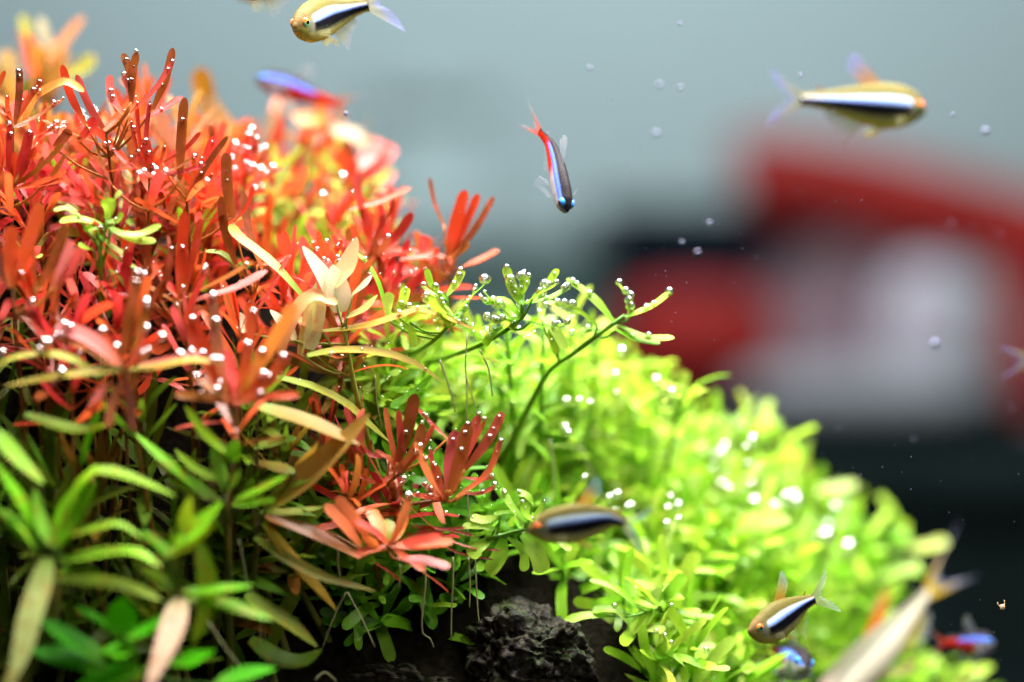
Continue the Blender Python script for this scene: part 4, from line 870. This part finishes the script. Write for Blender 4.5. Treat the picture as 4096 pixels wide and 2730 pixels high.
bubbles(2090, 1220, 200, 190, 30, (18, 42), -.02, .03, 'glassy bubble on the lime shoot at the middle of the mound', 70)
bubbles(2450, 1240, 260, 160, 24, (20, 34), -.01, .04, 'round bubble on the lime shoot before the dark red blur', 10)
bubbles(1830, 1850, 260, 230, 36, (13, 26), -.03, .02, 'bright bubble on the crimson tuft over the dark hollow', 50)
bubbles(2080, 2080, 200, 150, 8, (10, 15), -.02, .02, 'tiny bubble on the sharp green branch before the striped tetra', 40)
bubbles(2700, 1750, 480, 380, 22, (20, 34), .02, .14, 'white blurred bubble in the middle of the lime bush')
bubbles(3150, 1880, 300, 200, 22, (26, 40), .06, .16, 'large white blurred bubble on the far slope of the lime bush')
bubbles(2750, 2420, 330, 200, 6, (16, 24), -.01, .05, 'white bubble on the star-shaped light green shoot')
bubbles(3500, 2150, 250, 180, 6, (34, 56), .08, .16, 'large white blurred bubble on the farthest lime sprig')
bubbles(1500, 1450, 400, 150, 10, (11, 18), -.03, .03, 'small bright bubble under the orange arching leaves', 40)
def merged(name, items, mat, sub, label, cat, group=None):
    b = bmesh.new(); bmesh.ops.create_icosphere(b, subdivisions=sub, radius=1.0)
    bv = [v.co.copy() for v in b.verts]; bf = [tuple(v.index for v in f.verts) for f in b.faces]; b.free()
    vs, fs = [], []
    for p, r in items:
        k = len(vs); vs += [p + v * r for v in bv]; fs += [tuple(i + k for i in f) for f in bf]
    return tag(link(name, mesh(name, vs, fs, mat)), label, cat, group, 'stuff')
merged('fine_bubbles', small, M_BUB, 2, 'fine beads of air along the leaf edges', 'bubbles')
# specks drifting in the water
M_SPECK = simple_material('drifting_speck', (.17, .18, .28), .6, .1, 50)
items = []
for k in range(260):
    px, py = (U(2300, 4096), U(300, 2730)) if k < 200 else (U(0, 4096), U(0, 1000)); d = U(-.012, .012)
    if py > sky(px) - 60 and px < 3900: continue
    items.append((P(px, py, d), U(.9, 2.2) * PXM(d)))
for k in range(46):
    px, py = U(2350, 4096), U(20, 1900); d = random.choice((U(-.10, -.05), U(.06, .13)))
    if py > sky(px) - 80: continue
    items.append((P(px, py, d), U(2, 5) * PXM(d)))
for px, py, d, r in ((2360,272,.04,8),(3942,525,.05,14),(3740,1375,.06,17),(2838,892,-.05,11),(1382,455,.02,9),(2728,970,-.05,9),(2790,1010,-.06,12),(2637,340,.06,10),(2722,352,.05,9),(2626,534,.06,12),(3200,302,.03,7),(2720,95,.03,7),(3810,460,.03,7)):
    items.append((P(px, py, d), r * PXM(d)))
merged('drifting_specks', items, M_SPECK, 2, 'white specks of dust drifting in the water', 'specks')
# small larva drifting at the side
lc = P(4010, 2430, -.002); lv = link('water_flea', None, None, lc); tag(lv, 'tiny pale curled creature with thin feelers drifting in dark water', 'water flea')
M_LARVA = simple_material('larva', (.75, .48, .26), .4, .2, 900)
ellip('body', lc, .0007, .0006, .0008, M_LARVA, lv, lc)
for q in ([(0, .0), (-.0009, .0004), (-.0014, .0010), (-.0013, .0014)], [(.0002, .0002), (.0006, .0010), (.0005, .0020)]):
    v, f, uv = tube(catmull([Vector((a, 0, b)) for a, b in q], 8), .00022, .0001, 6); link('antenna', mesh('antenna', v, f, M_LARVA), lv)
